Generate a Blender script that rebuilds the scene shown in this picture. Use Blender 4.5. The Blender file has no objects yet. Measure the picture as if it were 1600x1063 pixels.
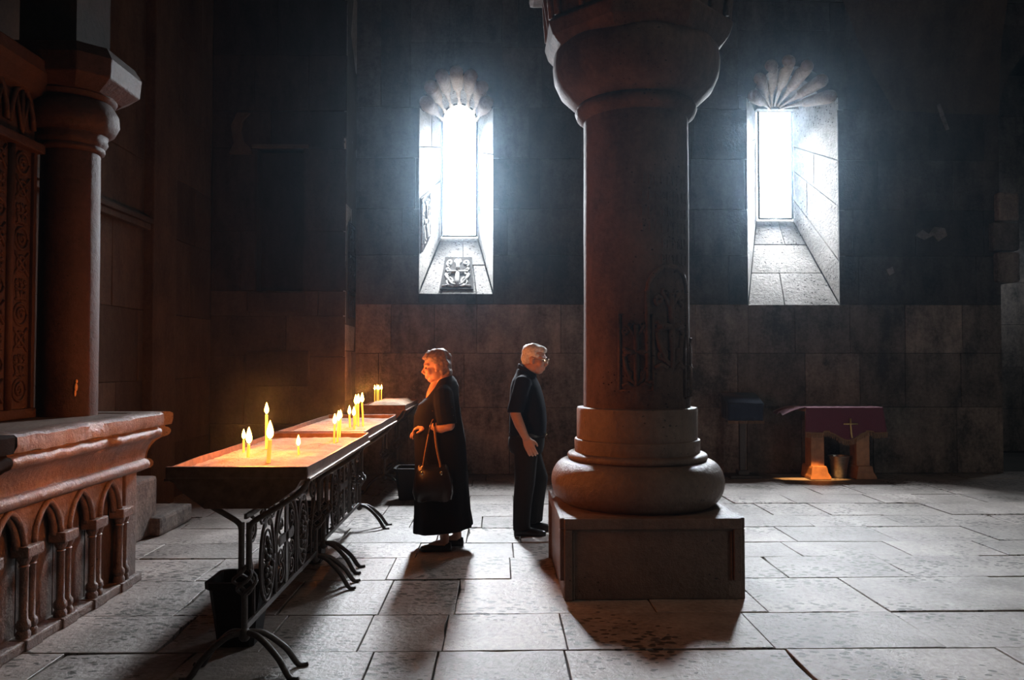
import bpy, bmesh, math, random
from mathutils import Vector, Matrix, noise as mnoise

scene = bpy.context.scene
COL = scene.collection
R = math.radians
PI = math.pi
random.seed(7)

# ------------------------------------------------------------------ camera
cam_data = bpy.data.cameras.new('camera')
cam_data.sensor_fit = 'HORIZONTAL'
cam_data.sensor_width = 36.0
cam_data.lens = 1250.0 / 1600.0 * 36.0
cam_data.clip_start = 0.05
cam = bpy.data.objects.new('camera', cam_data)
COL.objects.link(cam)
cam.location = (0, 0, 1.49)
cam.rotation_euler = (PI / 2 + math.atan(33.5 / 1250), 0, -math.atan(24 / 1250))
scene.camera = cam

# ------------------------------------------------------------------ world and exposure
world = bpy.data.worlds.new('world')
scene.world = world
world.use_nodes = True
bgn = world.node_tree.nodes['Background']
bgn.inputs['Color'].default_value = (0.55, 0.68, 0.9, 1)
bgn.inputs['Strength'].default_value = 1.0
# thin bluish candle smoke in the air of the hall
vsc = world.node_tree.nodes.new('ShaderNodeVolumeScatter')
vsc.inputs['Color'].default_value = (0.58, 0.80, 1.0, 1)
vsc.inputs['Density'].default_value = 0.0016
vsc.inputs['Anisotropy'].default_value = 0.945
world.node_tree.links.new(vsc.outputs[0], world.node_tree.nodes['World Output'].inputs['Volume'])
scene.view_settings.view_transform = 'Standard'
scene.view_settings.look = 'None'
scene.view_settings.gamma = 1.0
scene.view_settings.use_curve_mapping = False
scene.view_settings.exposure = EXPOSURE = 0.0

# ------------------------------------------------------------------ daylight and added fill: window panes and area lights
DAY = (0.86, 0.93, 1.0)
def area_light(name, loc, direction, sx, sz, energy, color=DAY, spread=PI):
    d = bpy.data.lights.new(name, 'AREA')
    d.shape = 'RECTANGLE'; d.size = sx; d.size_y = sz
    d.energy = energy; d.color = color; d.spread = spread
    o = bpy.data.objects.new(name, d)
    COL.objects.link(o)
    o.location = loc
    o.rotation_euler = Vector(direction).to_track_quat('-Z', 'Y').to_euler()
    return o
PANE_GLOW = 9.0
# daylight entering through the glass of the two slit windows
for zc in (3.66, 4.18, 4.70):
    area_light('daylight_arched_window', (-0.54, 11.43, zc), (0.03, -1, -0.68), 0.44, 0.41, 92, DAY, R(94))
for zc in (3.86, 4.36, 4.86):
    area_light('daylight_square_window', (4.07, 11.43, zc), (-0.15, -1, -0.8), 0.44, 0.40, 84, DAY, R(98))
# warm fill lamp added under the closed ceiling, out of frame
area_light('overhead_fill', (2.5, 3.0, 7.3), (0, 0, -1), 1.6, 1.6, 38, (1.0, 0.84, 0.64))
# open church door to the right, behind the camera
area_light('daylight_open_door', (10.3, 0.6, 1.5), (-1, 0.45, 0.0), 1.4, 2.4, 115, (1.0, 0.93, 0.82))
# the daylit side room behind the arch at the right
area_light('daylight_side_room', (8.9, 12.2, 3.2), (-1, 0, -0.2), 0.5, 1.2, 14, DAY)

# ------------------------------------------------------------------ mesh helpers
class MB:
    def __init__(s):
        s.v = []; s.f = []
    def add(s, verts, faces):
        b = len(s.v)
        s.v += [tuple(v) for v in verts]
        s.f += [tuple(i + b for i in f) for f in faces]
        return s
    def box(s, x0, x1, y0, y1, z0, z1, bev=0.0):
        if bev <= 0:
            v = [(x, y, z) for z in (z0, z1) for y in (y0, y1) for x in (x0, x1)]
            return s.add(v, [(0, 2, 3, 1), (4, 5, 7, 6), (0, 1, 5, 4), (2, 6, 7, 3), (0, 4, 6, 2), (1, 3, 7, 5)])
        bm = bmesh.new()
        bmesh.ops.create_cube(bm, size=1)
        for v in bm.verts:
            v.co = Vector(((x0 + x1) / 2 + v.co.x * (x1 - x0), (y0 + y1) / 2 + v.co.y * (y1 - y0), (z0 + z1) / 2 + v.co.z * (z1 - z0)))
        bmesh.ops.bevel(bm, geom=bm.edges[:] , offset=bev, segments=2, affect='EDGES', profile=0.6)
        return s.bm(bm)
    def bm(s, bm):
        bm.verts.index_update()
        s.add([v.co[:] for v in bm.verts], [[v.index for v in f.verts] for f in bm.faces])
        bm.free()
        return s
    def loft(s, rings, cap=True, closed=True):
        n = len(rings[0]); b = len(s.v)
        for r in rings:
            s.v += [tuple(p) for p in r]
        m = n if closed else n - 1
        for i in range(len(rings) - 1):
            for j in range(m):
                k = (j + 1) % n
                s.f.append((b + i * n + j, b + i * n + k, b + (i + 1) * n + k, b + (i + 1) * n + j))
        if cap:
            s.f.append(tuple(b + j for j in reversed(range(n))))
            s.f.append(tuple(b + (len(rings) - 1) * n + j for j in range(n)))
        return s
    def lathe(s, prof, cx, cy, segs=32, cap=True, jit=None):
        rings = []
        for r, z in prof:
            ring = []
            for j in range(segs):
                a = 2 * PI * j / segs
                rr = r + (jit(a, z) if jit else 0)
                ring.append((cx + rr * math.cos(a), cy + rr * math.sin(a), z))
            rings.append(ring)
        return s.loft(rings, cap)
    def tube(s, pts, rad, segs=8, cap=True, flat=1.0):
        pts = [Vector(p) for p in pts]
        n = len(pts)
        rads = rad if isinstance(rad, (list, tuple)) else [rad] * n
        rings = []
        up = None
        for i, p in enumerate(pts):
            t = (pts[min(i + 1, n - 1)] - pts[max(i - 1, 0)])
            if t.length < 1e-9: t = Vector((0, 0, 1))
            t.normalize()
            if up is None:
                up = Vector((0, 0, 1)) if abs(t.z) < 0.9 else Vector((1, 0, 0))
            side = t.cross(up)
            if side.length < 1e-6: side = t.orthogonal()
            side.normalize()
            up = side.cross(t).normalized()
            rings.append([p + (side * math.cos(a) + up * math.sin(a) * flat) * rads[i] for a in [2 * PI * j / segs for j in range(segs)]])
        return s.loft(rings, cap)
    def ellipsoid(s, c, r, seg=16, rings=10, rot=None):
        c = Vector(c)
        b = len(s.v)
        M = rot if rot else Matrix.Identity(3)
        vs = [c + M @ Vector((0, 0, -r[2]))]
        for i in range(1, rings):
            th = PI * i / rings - PI / 2
            for j in range(seg):
                a = 2 * PI * j / seg
                vs.append(c + M @ Vector((r[0] * math.cos(th) * math.cos(a), r[1] * math.cos(th) * math.sin(a), r[2] * math.sin(th))))
        vs.append(c + M @ Vector((0, 0, r[2])))
        fs = []
        for j in range(seg):
            fs.append((0, 1 + (j + 1) % seg, 1 + j))
        for i in range(rings - 2):
            for j in range(seg):
                k = (j + 1) % seg
                fs.append((1 + i * seg + j, 1 + i * seg + k, 1 + (i + 1) * seg + k, 1 + (i + 1) * seg + j))
        last = len(vs) - 1; o = 1 + (rings - 2) * seg
        for j in range(seg):
            fs.append((o + j, o + (j + 1) % seg, last))
        return s.add(vs, fs)
    def prism(s, poly, fn, d0, d1):
        """poly of (a, b); fn(a, b, d) -> point; extruded from d0 to d1"""
        n = len(poly)
        v = [fn(a, b, d0) for a, b in poly] + [fn(a, b, d1) for a, b in poly]
        f = [tuple(reversed(range(n))), tuple(range(n, 2 * n))]
        f += [(i, (i + 1) % n, n + (i + 1) % n, n + i) for i in range(n)]
        return s.add(v, f)
    def hexa(s, p):
        """eight corners: four of the face (loop), four behind them"""
        return s.add(p, [(0, 1, 2, 3), (7, 6, 5, 4), (0, 4, 5, 1), (1, 5, 6, 2), (2, 6, 7, 3), (3, 7, 4, 0)])
    def mesh(s, name, fix=True):
        me = bpy.data.meshes.new(name)
        me.from_pydata([tuple(v) for v in s.v], [], s.f)
        if fix:
            bm = bmesh.new(); bm.from_mesh(me)
            bmesh.ops.recalc_face_normals(bm, faces=bm.faces[:])
            bm.to_mesh(me); bm.free()
        me.update()
        return me

def obj(name, mb, mat, parent=None, smooth=False, label=None, cat=None, group=None, kind=None, bevel=0.0, fix=True):
    me = mb.mesh(name, fix) if isinstance(mb, MB) else mb
    o = bpy.data.objects.new(name, me)
    COL.objects.link(o)
    if mat and not me.materials:
        me.materials.append(mat)
    if smooth:
        me.polygons.foreach_set('use_smooth', [True] * len(me.polygons))
        if smooth != 'all':
            me.set_sharp_from_angle(angle=R(smooth if smooth is not True else 40))
    if bevel:
        m = o.modifiers.new('bevel', 'BEVEL'); m.width = bevel; m.segments = 2; m.limit_method = 'ANGLE'; m.angle_limit = R(40)
    if parent:
        o.parent = parent
        o.matrix_parent_inverse = parent.matrix_world.inverted() if parent.type != 'EMPTY' else Matrix.Translation(-parent.location)
    tag(o, label, cat, group, kind)
    return o

def tag(o, label=None, cat=None, group=None, kind=None):
    if label: o['label'] = label
    if cat: o['category'] = cat
    if group: o['group'] = group
    if kind: o['kind'] = kind
    return o

def thing(name, loc, label, cat, group=None, kind=None):
    o = bpy.data.objects.new(name, None)
    COL.objects.link(o)
    o.empty_display_size = 0.1
    o.location = loc
    return tag(o, label, cat, group, kind)

def structure(name, mb, mat, label=None, **k):
    return obj(name, mb, mat, None, label=label, kind='structure', **k)

def remesh(mb, voxel, smooth=4, factor=0.5):
    me = mb.mesh('tmp')
    o = bpy.data.objects.new('tmp', me); COL.objects.link(o)
    m = o.modifiers.new('r', 'REMESH'); m.mode = 'VOXEL'; m.voxel_size = voxel
    if smooth:
        m = o.modifiers.new('s', 'SMOOTH'); m.factor = factor; m.iterations = smooth
    dg = bpy.context.evaluated_depsgraph_get()
    me2 = bpy.data.meshes.new_from_object(o.evaluated_get(dg))
    bpy.data.objects.remove(o); bpy.data.meshes.remove(me)
    return me2

def lerp(a, b, t): return a + (b - a) * t
def arc(cx, cz, r, a0, a1, n, rz=None):
    rz = r if rz is None else rz
    return [(cx + r * math.cos(R(lerp(a0, a1, i / n))), cz + rz * math.sin(R(lerp(a0, a1, i / n)))) for i in range(n + 1)]
def fbm(x, y, z, s=1.0):
    return mnoise.noise(Vector((x * s, y * s, z * s)))

# ------------------------------------------------------------------ materials
def new_mat(name):
    m = bpy.data.materials.new(name); m.use_nodes = True
    nt = m.node_tree
    return m, nt, nt.nodes['Principled BSDF']

def stone(name, dark, light, rough=0.75, scale=1.0, bump=0.35, pits=0.0, streak=0.0, vary=0.25, spec=0.4, gloss=0.0, dist=0.02, ramp=(0.36, 0.64), ps=26):
    """worn stone: two tones mixed by noise, small dark pits, vertical streaks, one tone offset per block"""
    m, nt, b = new_mat(name)
    N = nt.nodes.new; L = nt.links.new
    geo = N('ShaderNodeNewGeometry')
    oi = N('ShaderNodeObjectInfo')
    n1 = N('ShaderNodeTexNoise'); n1.inputs['Scale'].default_value = 2.2 * scale; n1.inputs['Detail'].default_value = 8; n1.inputs['Roughness'].default_value = 0.62
    n2 = N('ShaderNodeTexNoise'); n2.inputs['Scale'].default_value = 26 * scale; n2.inputs['Detail'].default_value = 6; n2.inputs['Roughness'].default_value = 0.7
    L(geo.outputs['Position'], n1.inputs['Vector']); L(geo.outputs['Position'], n2.inputs['Vector'])
    ad = N('ShaderNodeMath'); ad.operation = 'MULTIPLY_ADD'; ad.inputs[1].default_value = 0.45; L(n2.outputs['Fac'], ad.inputs[0])
    mu = N('ShaderNodeMath'); mu.operation = 'MULTIPLY'; mu.inputs[1].default_value = 0.55; L(n1.outputs['Fac'], mu.inputs[0])
    L(mu.outputs[0], ad.inputs[2])
    src = ad.outputs[0]
    if streak:
        mp = N('ShaderNodeMapping'); mp.inputs['Scale'].default_value = (2.6, 2.6, 0.8); L(geo.outputs['Position'], mp.inputs['Vector'])
        n3 = N('ShaderNodeTexNoise'); n3.inputs['Scale'].default_value = 1.6; n3.inputs['Detail'].default_value = 7; n3.inputs['Roughness'].default_value = 0.65
        L(mp.outputs[0], n3.inputs['Vector'])
        mx = N('ShaderNodeMix'); mx.inputs[0].default_value = streak
        L(src, mx.inputs[2]); L(n3.outputs['Fac'], mx.inputs[3]); src = mx.outputs[0]
    rp = N('ShaderNodeValToRGB'); L(src, rp.inputs['Fac'])
    rp.color_ramp.elements[0].position = ramp[0]; rp.color_ramp.elements[0].color = (*dark, 1)
    rp.color_ramp.elements[1].position = ramp[1]; rp.color_ramp.elements[1].color = (*light, 1)
    hs = N('ShaderNodeHueSaturation'); L(rp.outputs['Color'], hs.inputs['Color'])
    mr = N('ShaderNodeMapRange'); mr.inputs['To Min'].default_value = 1 - vary; mr.inputs['To Max'].default_value = 1 + vary
    L(oi.outputs['Random'], mr.inputs['Value']); L(mr.outputs[0], hs.inputs['Value'])
    col = hs.outputs['Color']
    hgt = n2.outputs['Fac']
    if pits:
        mp2 = N('ShaderNodeMapping'); mp2.inputs['Scale'].default_value = (0.7, 1.15, 1.0); 
        nd = N('ShaderNodeTexNoise'); nd.inputs['Scale'].default_value = 5.0; nd.inputs['Detail'].default_value = 4; L(geo.outputs['Position'], nd.inputs['Vector'])
        va = N('ShaderNodeVectorMath'); va.operation = 'MULTIPLY_ADD'; va.inputs[1].default_value = (.09, .09, .09); L(nd.outputs['Color'], va.inputs[0]); L(geo.outputs['Position'], va.inputs[2])
        L(va.outputs[0], mp2.inputs['Vector'])
        vo = N('ShaderNodeTexVoronoi'); vo.inputs['Scale'].default_value = ps; L(mp2.outputs[0], vo.inputs['Vector'])
        n4 = N('ShaderNodeTexNoise'); n4.inputs['Scale'].default_value = 1.3; n4.inputs['Detail'].default_value = 3; L(geo.outputs['Position'], n4.inputs['Vector'])
        m4 = N('ShaderNodeMapRange'); m4.inputs['From Min'].default_value = 0.40; m4.inputs['From Max'].default_value = 0.58; m4.inputs['To Max'].default_value = pits; L(n4.outputs['Fac'], m4.inputs['Value'])
        lt = N('ShaderNodeMath'); lt.operation = 'LESS_THAN'; L(vo.outputs['Distance'], lt.inputs[0]); L(m4.outputs[0], lt.inputs[1])
        mc = N('ShaderNodeMix'); mc.data_type = 'RGBA'; L(lt.outputs[0], mc.inputs[0]); L(col, mc.inputs[6]); mc.inputs[7].default_value = (dark[0] * .32, dark[1] * .3, dark[2] * .28, 1)
        col = mc.outputs[2]
        sb = N('ShaderNodeMath'); sb.operation = 'SUBTRACT'; L(hgt, sb.inputs[0]); L(lt.outputs[0], sb.inputs[1]); hgt = sb.outputs[0]
    L(col, b.inputs['Base Color'])
    bp = N('ShaderNodeBump'); bp.inputs['Strength'].default_value = bump; bp.inputs['Distance'].default_value = dist
    L(hgt, bp.inputs['Height']); L(bp.outputs[0], b.inputs['Normal'])
    rr = N('ShaderNodeMapRange'); rr.inputs['To Min'].default_value = rough - gloss; rr.inputs['To Max'].default_value = rough + 0.12
    L(n1.outputs['Fac'], rr.inputs['Value']); L(rr.outputs[0], b.inputs['Roughness'])
    b.inputs['Specular IOR Level'].default_value = spec
    return m

def plain(name, col, rough=0.6, metal=0.0, spec=0.5, noise=0.15, nscale=30, bump=0.1, emit=None, estr=0.0, sheen=0.0, coat=0.0):
    m, nt, b = new_mat(name)
    N = nt.nodes.new; L = nt.links.new
    tc = N('ShaderNodeTexCoord')
    n = N('ShaderNodeTexNoise'); n.inputs['Scale'].default_value = nscale; n.inputs['Detail'].default_value = 5
    L(tc.outputs['Object'], n.inputs['Vector'])
    rp = N('ShaderNodeValToRGB'); L(n.outputs['Fac'], rp.inputs['Fac'])
    rp.color_ramp.elements[0].position = 0.3; rp.color_ramp.elements[0].color = (*[c * (1 - noise) for c in col], 1)
    rp.color_ramp.elements[1].position = 0.7; rp.color_ramp.elements[1].color = (*[min(1, c * (1 + noise)) for c in col], 1)
    L(rp.outputs[0], b.inputs['Base Color'])
    b.inputs['Roughness'].default_value = rough; b.inputs['Metallic'].default_value = metal; b.inputs['Specular IOR Level'].default_value = spec
    if bump:
        bp = N('ShaderNodeBump'); bp.inputs['Strength'].default_value = bump; bp.inputs['Distance'].default_value = 0.004
        L(n.outputs['Fac'], bp.inputs['Height']); L(bp.outputs[0], b.inputs['Normal'])
    if emit:
        b.inputs['Emission Color'].default_value = (*emit, 1); b.inputs['Emission Strength'].default_value = estr
    if sheen: b.inputs['Sheen Weight'].default_value = sheen
    if coat: b.inputs['Coat Weight'].default_value = coat
    return m

M = {}
M['floor'] = stone('paving_stone', (0.105, 0.088, 0.076), (0.31, 0.275, 0.255), rough=0.42, bump=0.8, pits=0.40, vary=0.26, spec=0.4, gloss=0.1, dist=0.012, ramp=(0.38, 0.62), ps=23)
M['mortar'] = stone('dark_joint', (0.02, 0.018, 0.016), (0.05, 0.045, 0.04), rough=0.9)
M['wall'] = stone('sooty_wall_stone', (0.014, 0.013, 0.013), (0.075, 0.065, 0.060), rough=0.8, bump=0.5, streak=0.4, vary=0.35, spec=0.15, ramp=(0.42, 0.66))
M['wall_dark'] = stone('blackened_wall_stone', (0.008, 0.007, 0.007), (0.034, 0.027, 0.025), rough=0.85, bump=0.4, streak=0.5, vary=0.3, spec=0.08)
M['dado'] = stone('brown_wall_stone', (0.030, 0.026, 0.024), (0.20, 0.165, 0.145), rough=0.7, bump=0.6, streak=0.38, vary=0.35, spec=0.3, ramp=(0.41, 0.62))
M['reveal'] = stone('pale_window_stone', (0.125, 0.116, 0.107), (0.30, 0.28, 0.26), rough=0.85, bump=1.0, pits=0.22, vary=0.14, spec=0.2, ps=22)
M['flute'] = stone('tan_shell_stone', (0.17, 0.13, 0.10), (0.38, 0.31, 0.255), rough=0.85, bump=0.6, pits=0.12, vary=0.12, spec=0.2)
M['panel'] = stone('dark_carved_ground', (0.03, 0.028, 0.026), (0.07, 0.064, 0.06), rough=0.95, bump=0.5, spec=0.05)
M['column'] = stone('red_brown_column_stone', (0.052, 0.034, 0.026), (0.165, 0.112, 0.084), rough=0.46, bump=0.7, pits=0.16, streak=0.3, vary=0.05, spec=0.5, gloss=0.1)
M['shaft'] = stone('dark_red_shaft_stone', (0.030, 0.018, 0.014), (0.112, 0.070, 0.053), rough=0.66, bump=0.7, pits=0.14, streak=0.45, vary=0.05, spec=0.22, ramp=(0.40, 0.62))
M['altar'] = stone('red_brown_altar_stone', (0.038, 0.026, 0.021), (0.145, 0.099, 0.079), rough=0.38, bump=0.7, pits=0.14, vary=0.1, spec=0.5, gloss=0.1)
M['pier'] = stone('dark_red_carved_stone', (0.012, 0.006, 0.0045), (0.040, 0.020, 0.015), rough=0.6, bump=0.4, pits=0.1, vary=0.05, spec=0.2, gloss=0.05)
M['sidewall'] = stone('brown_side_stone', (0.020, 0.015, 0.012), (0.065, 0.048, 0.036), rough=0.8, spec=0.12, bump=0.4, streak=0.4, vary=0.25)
M['gap_shade'] = stone('gap_shade_stone', (0.004, 0.0035, 0.0035), (0.009, 0.008, 0.008), rough=0.95, bump=0.3, spec=0.05)  # shade of the cornice gap, put into a black stone colour
M['iron'] = plain('wrought_iron', (0.050, 0.043, 0.041), rough=0.5, metal=0.4, noise=0.3, nscale=60, bump=0.25)
M['trayiron'] = plain('rusty_tray_iron', (0.13, 0.075, 0.055), rough=0.45, metal=0.75, noise=0.35, nscale=25, bump=0.25)
M['frame'] = plain('window_frame_iron', (0.10, 0.10, 0.10), rough=0.5, metal=0.6)
# ------------------------------------------------------------------ floor
def paving():
    base = structure('floor', MB().box(-5.5, 10.5, -4.2, 13.6, -0.25, -0.03), M['mortar'], 'stone paved church floor with dark joints')
    rnd = random.Random(11)
    rows = [2.35, 2.95, 3.62, 4.17, 4.77, 5.52, 6.13, 6.63, 7.22, 7.75, 8.4, 8.95, 9.6, 10.1, 10.75]
    fixed = {2: [-3.6, -2.9, -2.2, -1.55, -0.63, -0.30, 0.35, 1.5, 2.6, 3.6, 4.6],
             3: [-3.6, -2.7, -1.75, -1.22, -0.72, -0.28, 0.37, 1.45, 2.35, 3.3, 4.3],
             4: [-3.6, -2.55, -1.9, -1.30, -0.70, -0.25, 0.95, 1.62, 2.35, 3.4, 4.45, 5.4],
             5: [-3.6, -2.8, -2.05, -1.45, -0.76, 0.10, 0.42, 1.55, 2.02, 2.9, 3.7, 4.5],
             6: [-3.6, -2.7, -1.9, -1.2, -0.62, 0.13, 0.55, 1.58, 2.35, 3.2, 3.95, 5.0],
             7: [-3.6, -2.9, -2.1, -1.3, -0.5, -0.25, 0.20, 0.95, 1.6, 2.5, 3.35, 4.2, 5.1]}
    k = 0
    for r in range(len(rows) - 1):
        y0, y1 = rows[r], rows[r + 1]
        xs = list(fixed.get(r, []))
        if not xs:
            x = -3.6
            while x < 4.5:
                xs.append(x); x += rnd.uniform(0.4, 0.95)
        while xs[-1] < 8.3:
            xs.append(xs[-1] + rnd.uniform(0.45, 1.05))
        for a, b in zip(xs[:-1], xs[1:]):
            if b < -2.6 and y1 < 5.3: continue
            # jittered outline
            g = rnd.uniform(0.001, 0.0035)
            pts = []
            def edge(p, q, n):
                for i in range(n):
                    t = i / n
                    pts.append((lerp(p[0], q[0], t), lerp(p[1], q[1], t)))
            c = [(a + g, y0 + g), (b - g, y0 + g), (b - g, y1 - g), (a + g, y1 - g)]
            edge(c[0], c[1], 4); edge(c[1], c[2], 3); edge(c[2], c[3], 4); edge(c[3], c[0], 3)
            cx, cy = (a + b) / 2, (y0 + y1) / 2
            out = []
            for i, (px, py) in enumerate(pts):
                s = rnd.uniform(0, 0.003) + (rnd.uniform(0.01, 0.025) if rnd.random() < 0.05 else 0)
                d = Vector((cx - px, cy - py)); d.normalize()
                out.append((px + d.x * s, py + d.y * s))
            h = rnd.uniform(-0.006, 0.003); tx, ty = rnd.uniform(-.004, .004), rnd.uniform(-.004, .004)
            zt = lambda px, py: h + (px - cx) * tx + (py - cy) * ty
            n = len(out)
            ins = [(px + (cx - px) * 0.006 / max(.2, abs(b - a)), py + (cy - py) * 0.006 / max(.2, y1 - y0)) for px, py in out]
            mb = MB()
            v = [(px, py, -0.05) for px, py in out] + [(px, py, zt(px, py) - 0.0025) for px, py in out] + [(px, py, zt(px, py)) for px, py in ins]
            f = [tuple(range(2 * n, 3 * n))]
            for ring in (0, 1):
                f += [(ring * n + i, ring * n + (i + 1) % n, (ring + 1) * n + (i + 1) % n, (ring + 1) * n + i) for i in range(n)]
            mb.add(v, f)
            obj('paving_slab', mb, M['floor'], base, fix=False)
            k += 1
    return base
floor = paving()

# ------------------------------------------------------------------ walls of coursed stone
def rect_minus(rects, h):
    out = []
    for (a, b, c, d) in rects:
        x0, x1, z0, z1 = h
        if x1 <= a or x0 >= b or z1 <= c or z0 >= d:
            out.append((a, b, c, d)); continue
        if a < x0: out.append((a, x0, c, d))
        if x1 < b: out.append((x1, b, c, d))
        m0, m1 = max(a, x0), min(b, x1)
        if c < z0: out.append((m0, m1, c, z0))
        if z1 < d: out.append((m0, m1, z1, d))
    return out

def block(fn, a, b, c, d, rnd, gap=0.0022, depth=0.05, jit=0.004, cham=0.005):
    """one dressed block: chamfered face; fn(u, z, out) -> point"""
    o = rnd.uniform(-jit, jit)
    g = gap * rnd.uniform(0.6, 1.6)
    a += g; b -= g; c += g; d -= g
    e = cham
    tl = [rnd.uniform(-.003, .003) for _ in range(4)]
    back = [fn(a, c, -depth), fn(b, c, -depth), fn(b, d, -depth), fn(a, d, -depth)]
    mid = [fn(a, c, o - e), fn(b, c, o - e), fn(b, d, o - e), fn(a, d, o - e)]
    top = [fn(a + e, c + e, o + tl[0]), fn(b - e, c + e, o + tl[1]), fn(b - e, d - e, o + tl[2]), fn(a + e, d - e, o + tl[3])]
    mb = MB()
    mb.add(back + mid + top, [(8, 9, 10, 11)] + [(r * 4 + i, r * 4 + (i + 1) % 4, (r + 1) * 4 + (i + 1) % 4, (r + 1) * 4 + i) for r in (0, 1) for i in range(4)])
    return mb

def coursed(parent, fn, u0, u1, courses, holes, matf, seed, wmin=0.55, wmax=1.15, depth=0.05):
    rnd = random.Random(seed)
    for c, d in zip(courses[:-1], courses[1:]):
        u = u0
        first = True
        while u < u1 - 1e-6:
            w = rnd.uniform(wmin, wmax) * (0.55 if first and rnd.random() < .5 else 1)
            first = False
            e = u + w
            if u1 - e < 0.3: e = u1
            rects = [(u, e, c, d)]
            for h in holes: rects = rect_minus(rects, h)
            for (a, b, cc, dd) in rects:
                if b - a < 0.02 or dd - cc < 0.02: continue
                obj('stone', block(fn, a, b, cc, dd, rnd, depth=depth), matf((a + b) / 2, (cc + dd) / 2), parent)
            u = e

YW = 10.6
W1 = dict(x0=-1.03, x1=-0.05, z0=2.39, zs=4.88, zt=5.44, top=5.75)
W2 = dict(x0=3.36, x1=4.59, z0=2.25, zs=5.05, zt=5.66, top=5.95)
AR = dict(x0=6.78, x1=9.18, zs=4.75)     # arch opening at the right
hole1 = (W1['x0'] - .12, W1['x1'] + .12, W1['z0'], W1['top'])
hole1r = (W1['x0'], W1['x1'], W1['z0'], W1['top'])
H1 = [(W1['x0'], W1['x1'], W1['z0'], W1['zs']), (W1['x0'] - .12, W1['x1'] + .12, W1['zs'], W1['top'])]
H2 = [(W2['x0'], W2['x1'], W2['z0'], W2['zs']), (W2['x0'] - .12, W2['x1'] + .12, W2['zs'], W2['top'])]
H3 = [(AR['x0'], AR['x1'], -1, AR['zs']), (AR['x0'], AR['x1'], AR['zs'] - .01, AR['zs'] + 1.3)]

# solid back of the wall around the openings
def backing(x0, x1, z0, z1, holes, y0, y1):
    xs = sorted({x0, x1, *[h[0] for h in holes], *[h[1] for h in holes]})
    rects = [(a, b, z0, z1) for a, b in zip(xs[:-1], xs[1:])]
    for h in holes: rects = rect_minus(rects, h)
    mb = MB()
    for a, b, c, d in rects: mb.box(a, b, y0, y1, c, d)
    return mb
wall_back = structure('wall_back', backing(-1.87, 10.5, -0.2, 7.6, H1 + H2 + H3, YW + 0.03, YW + 0.35), M['mortar'], 'sooty coursed stone back wall with two slit windows')
fb = lambda u, z, o: (u, YW - o, z)
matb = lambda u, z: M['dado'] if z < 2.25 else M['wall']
courses_b = [0, 0.88, 1.60, 2.25, 2.90, 3.52, 4.20, 4.88, 5.70, 6.35, 7.0, 7.6]
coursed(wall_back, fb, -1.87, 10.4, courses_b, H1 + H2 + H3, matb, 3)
# spandrel stones around the window heads and the arch
def spandrels(parent, x0, x1, pad, zs, top, rx, rz, mat):
    cx = (x0 + x1) / 2
    for s in (-1, 1):
        xe = cx + s * ((x1 - x0) / 2 + pad)
        ar_ = arc(cx, zs, s * rx, 0, 90, 10, rz)
        poly = ar_ + [(cx, top), (xe, top), (xe, zs)]
        obj('stone', MB().prism(poly, lambda a, b, d: (a, YW - d, b), -0.33, 0.0), mat, parent)
spandrels(wall_back, W1['x0'], W1['x1'], .12, W1['zs'], W1['top'], 0.45, 0.45, M['wall'])
spandrels(wall_back, W2['x0'], W2['x1'], .12, W2['zs'], W2['top'], 0.52, 0.42, M['wall'])
spandrels(wall_back, AR['x0'], AR['x1'], 0, AR['zs'], AR['zs'] + 1.3, 1.2, 1.25, M['wall'])
# plaster crumbs left on the wall
for (pts) in ([(5.62, 3.18), (5.72, 3.26), (5.80, 3.20), (5.88, 3.30), (6.02, 3.28), (6.05, 3.18), (5.93, 3.10), (5.86, 3.18), (5.74, 3.12)],
              [(5.22, 2.72), (5.30, 2.76), (5.33, 2.68), (5.26, 2.64)], [(5.93, 4.95), (5.98, 4.97), (6.10, 4.62), (6.05, 4.60)]):
    obj('plaster_patch', MB().prism(pts, lambda a, b, d: (a, YW - d, b), 0.0, 0.014), M['reveal'] if False else M['dado'], wall_back)

# wall of the shallow pier left of the arched window, with the blind niche
YN = 9.9; XN0, XN1 = -3.52, -1.865
NI = (-2.98, -2.38, 2.36, 4.13)
wall_niche = structure('wall_pier', backing(XN0, XN1, -0.2, 7.6, [NI], YN + 0.03, YW + 0.35), M['mortar'], 'dark stone pier wall with a tall blind niche behind the candle tables')
fn_n = lambda u, z, o: (u, YN - o, z)
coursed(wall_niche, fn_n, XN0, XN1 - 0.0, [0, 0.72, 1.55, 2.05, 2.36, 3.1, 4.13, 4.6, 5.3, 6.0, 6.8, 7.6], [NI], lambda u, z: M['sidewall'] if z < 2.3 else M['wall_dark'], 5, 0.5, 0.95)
obj('niche_back', MB().box(NI[0], NI[1], YN + 0.22, YN + 0.26, NI[2], NI[3]), M['wall_dark'], wall_niche)
for x in (NI[0], NI[1]):
    obj('niche_jamb', MB().box(x - .015, x + .015, YN + 0.0, YN + 0.25, NI[2], NI[3]), M['wall_dark'], wall_niche)
obj('niche_lintel', MB().box(NI[0] - .05, NI[1] + .05, YN - 0.02, YN + 0.24, NI[3], NI[3] + .05, .008), M['sidewall'], wall_niche)
obj('niche_sill', MB().box(NI[0] - .08, NI[1] + .02, YN - 0.05, YN + 0.2, NI[2] - .26, NI[2] - .02, .012), M['sidewall'], wall_niche)
obj('corbel', MB().prism([(-3.30, 4.05), (-3.02, 4.05), (-3.04, 4.12), (-3.12, 4.2), (-3.16, 4.34), (-3.14, 4.46), (-3.05, 4.56), (-3.2, 4.56), (-3.28, 4.4), (-3.24, 4.18)], fn_n, 0, 0.05), M['sidewall'], wall_niche)
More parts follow.
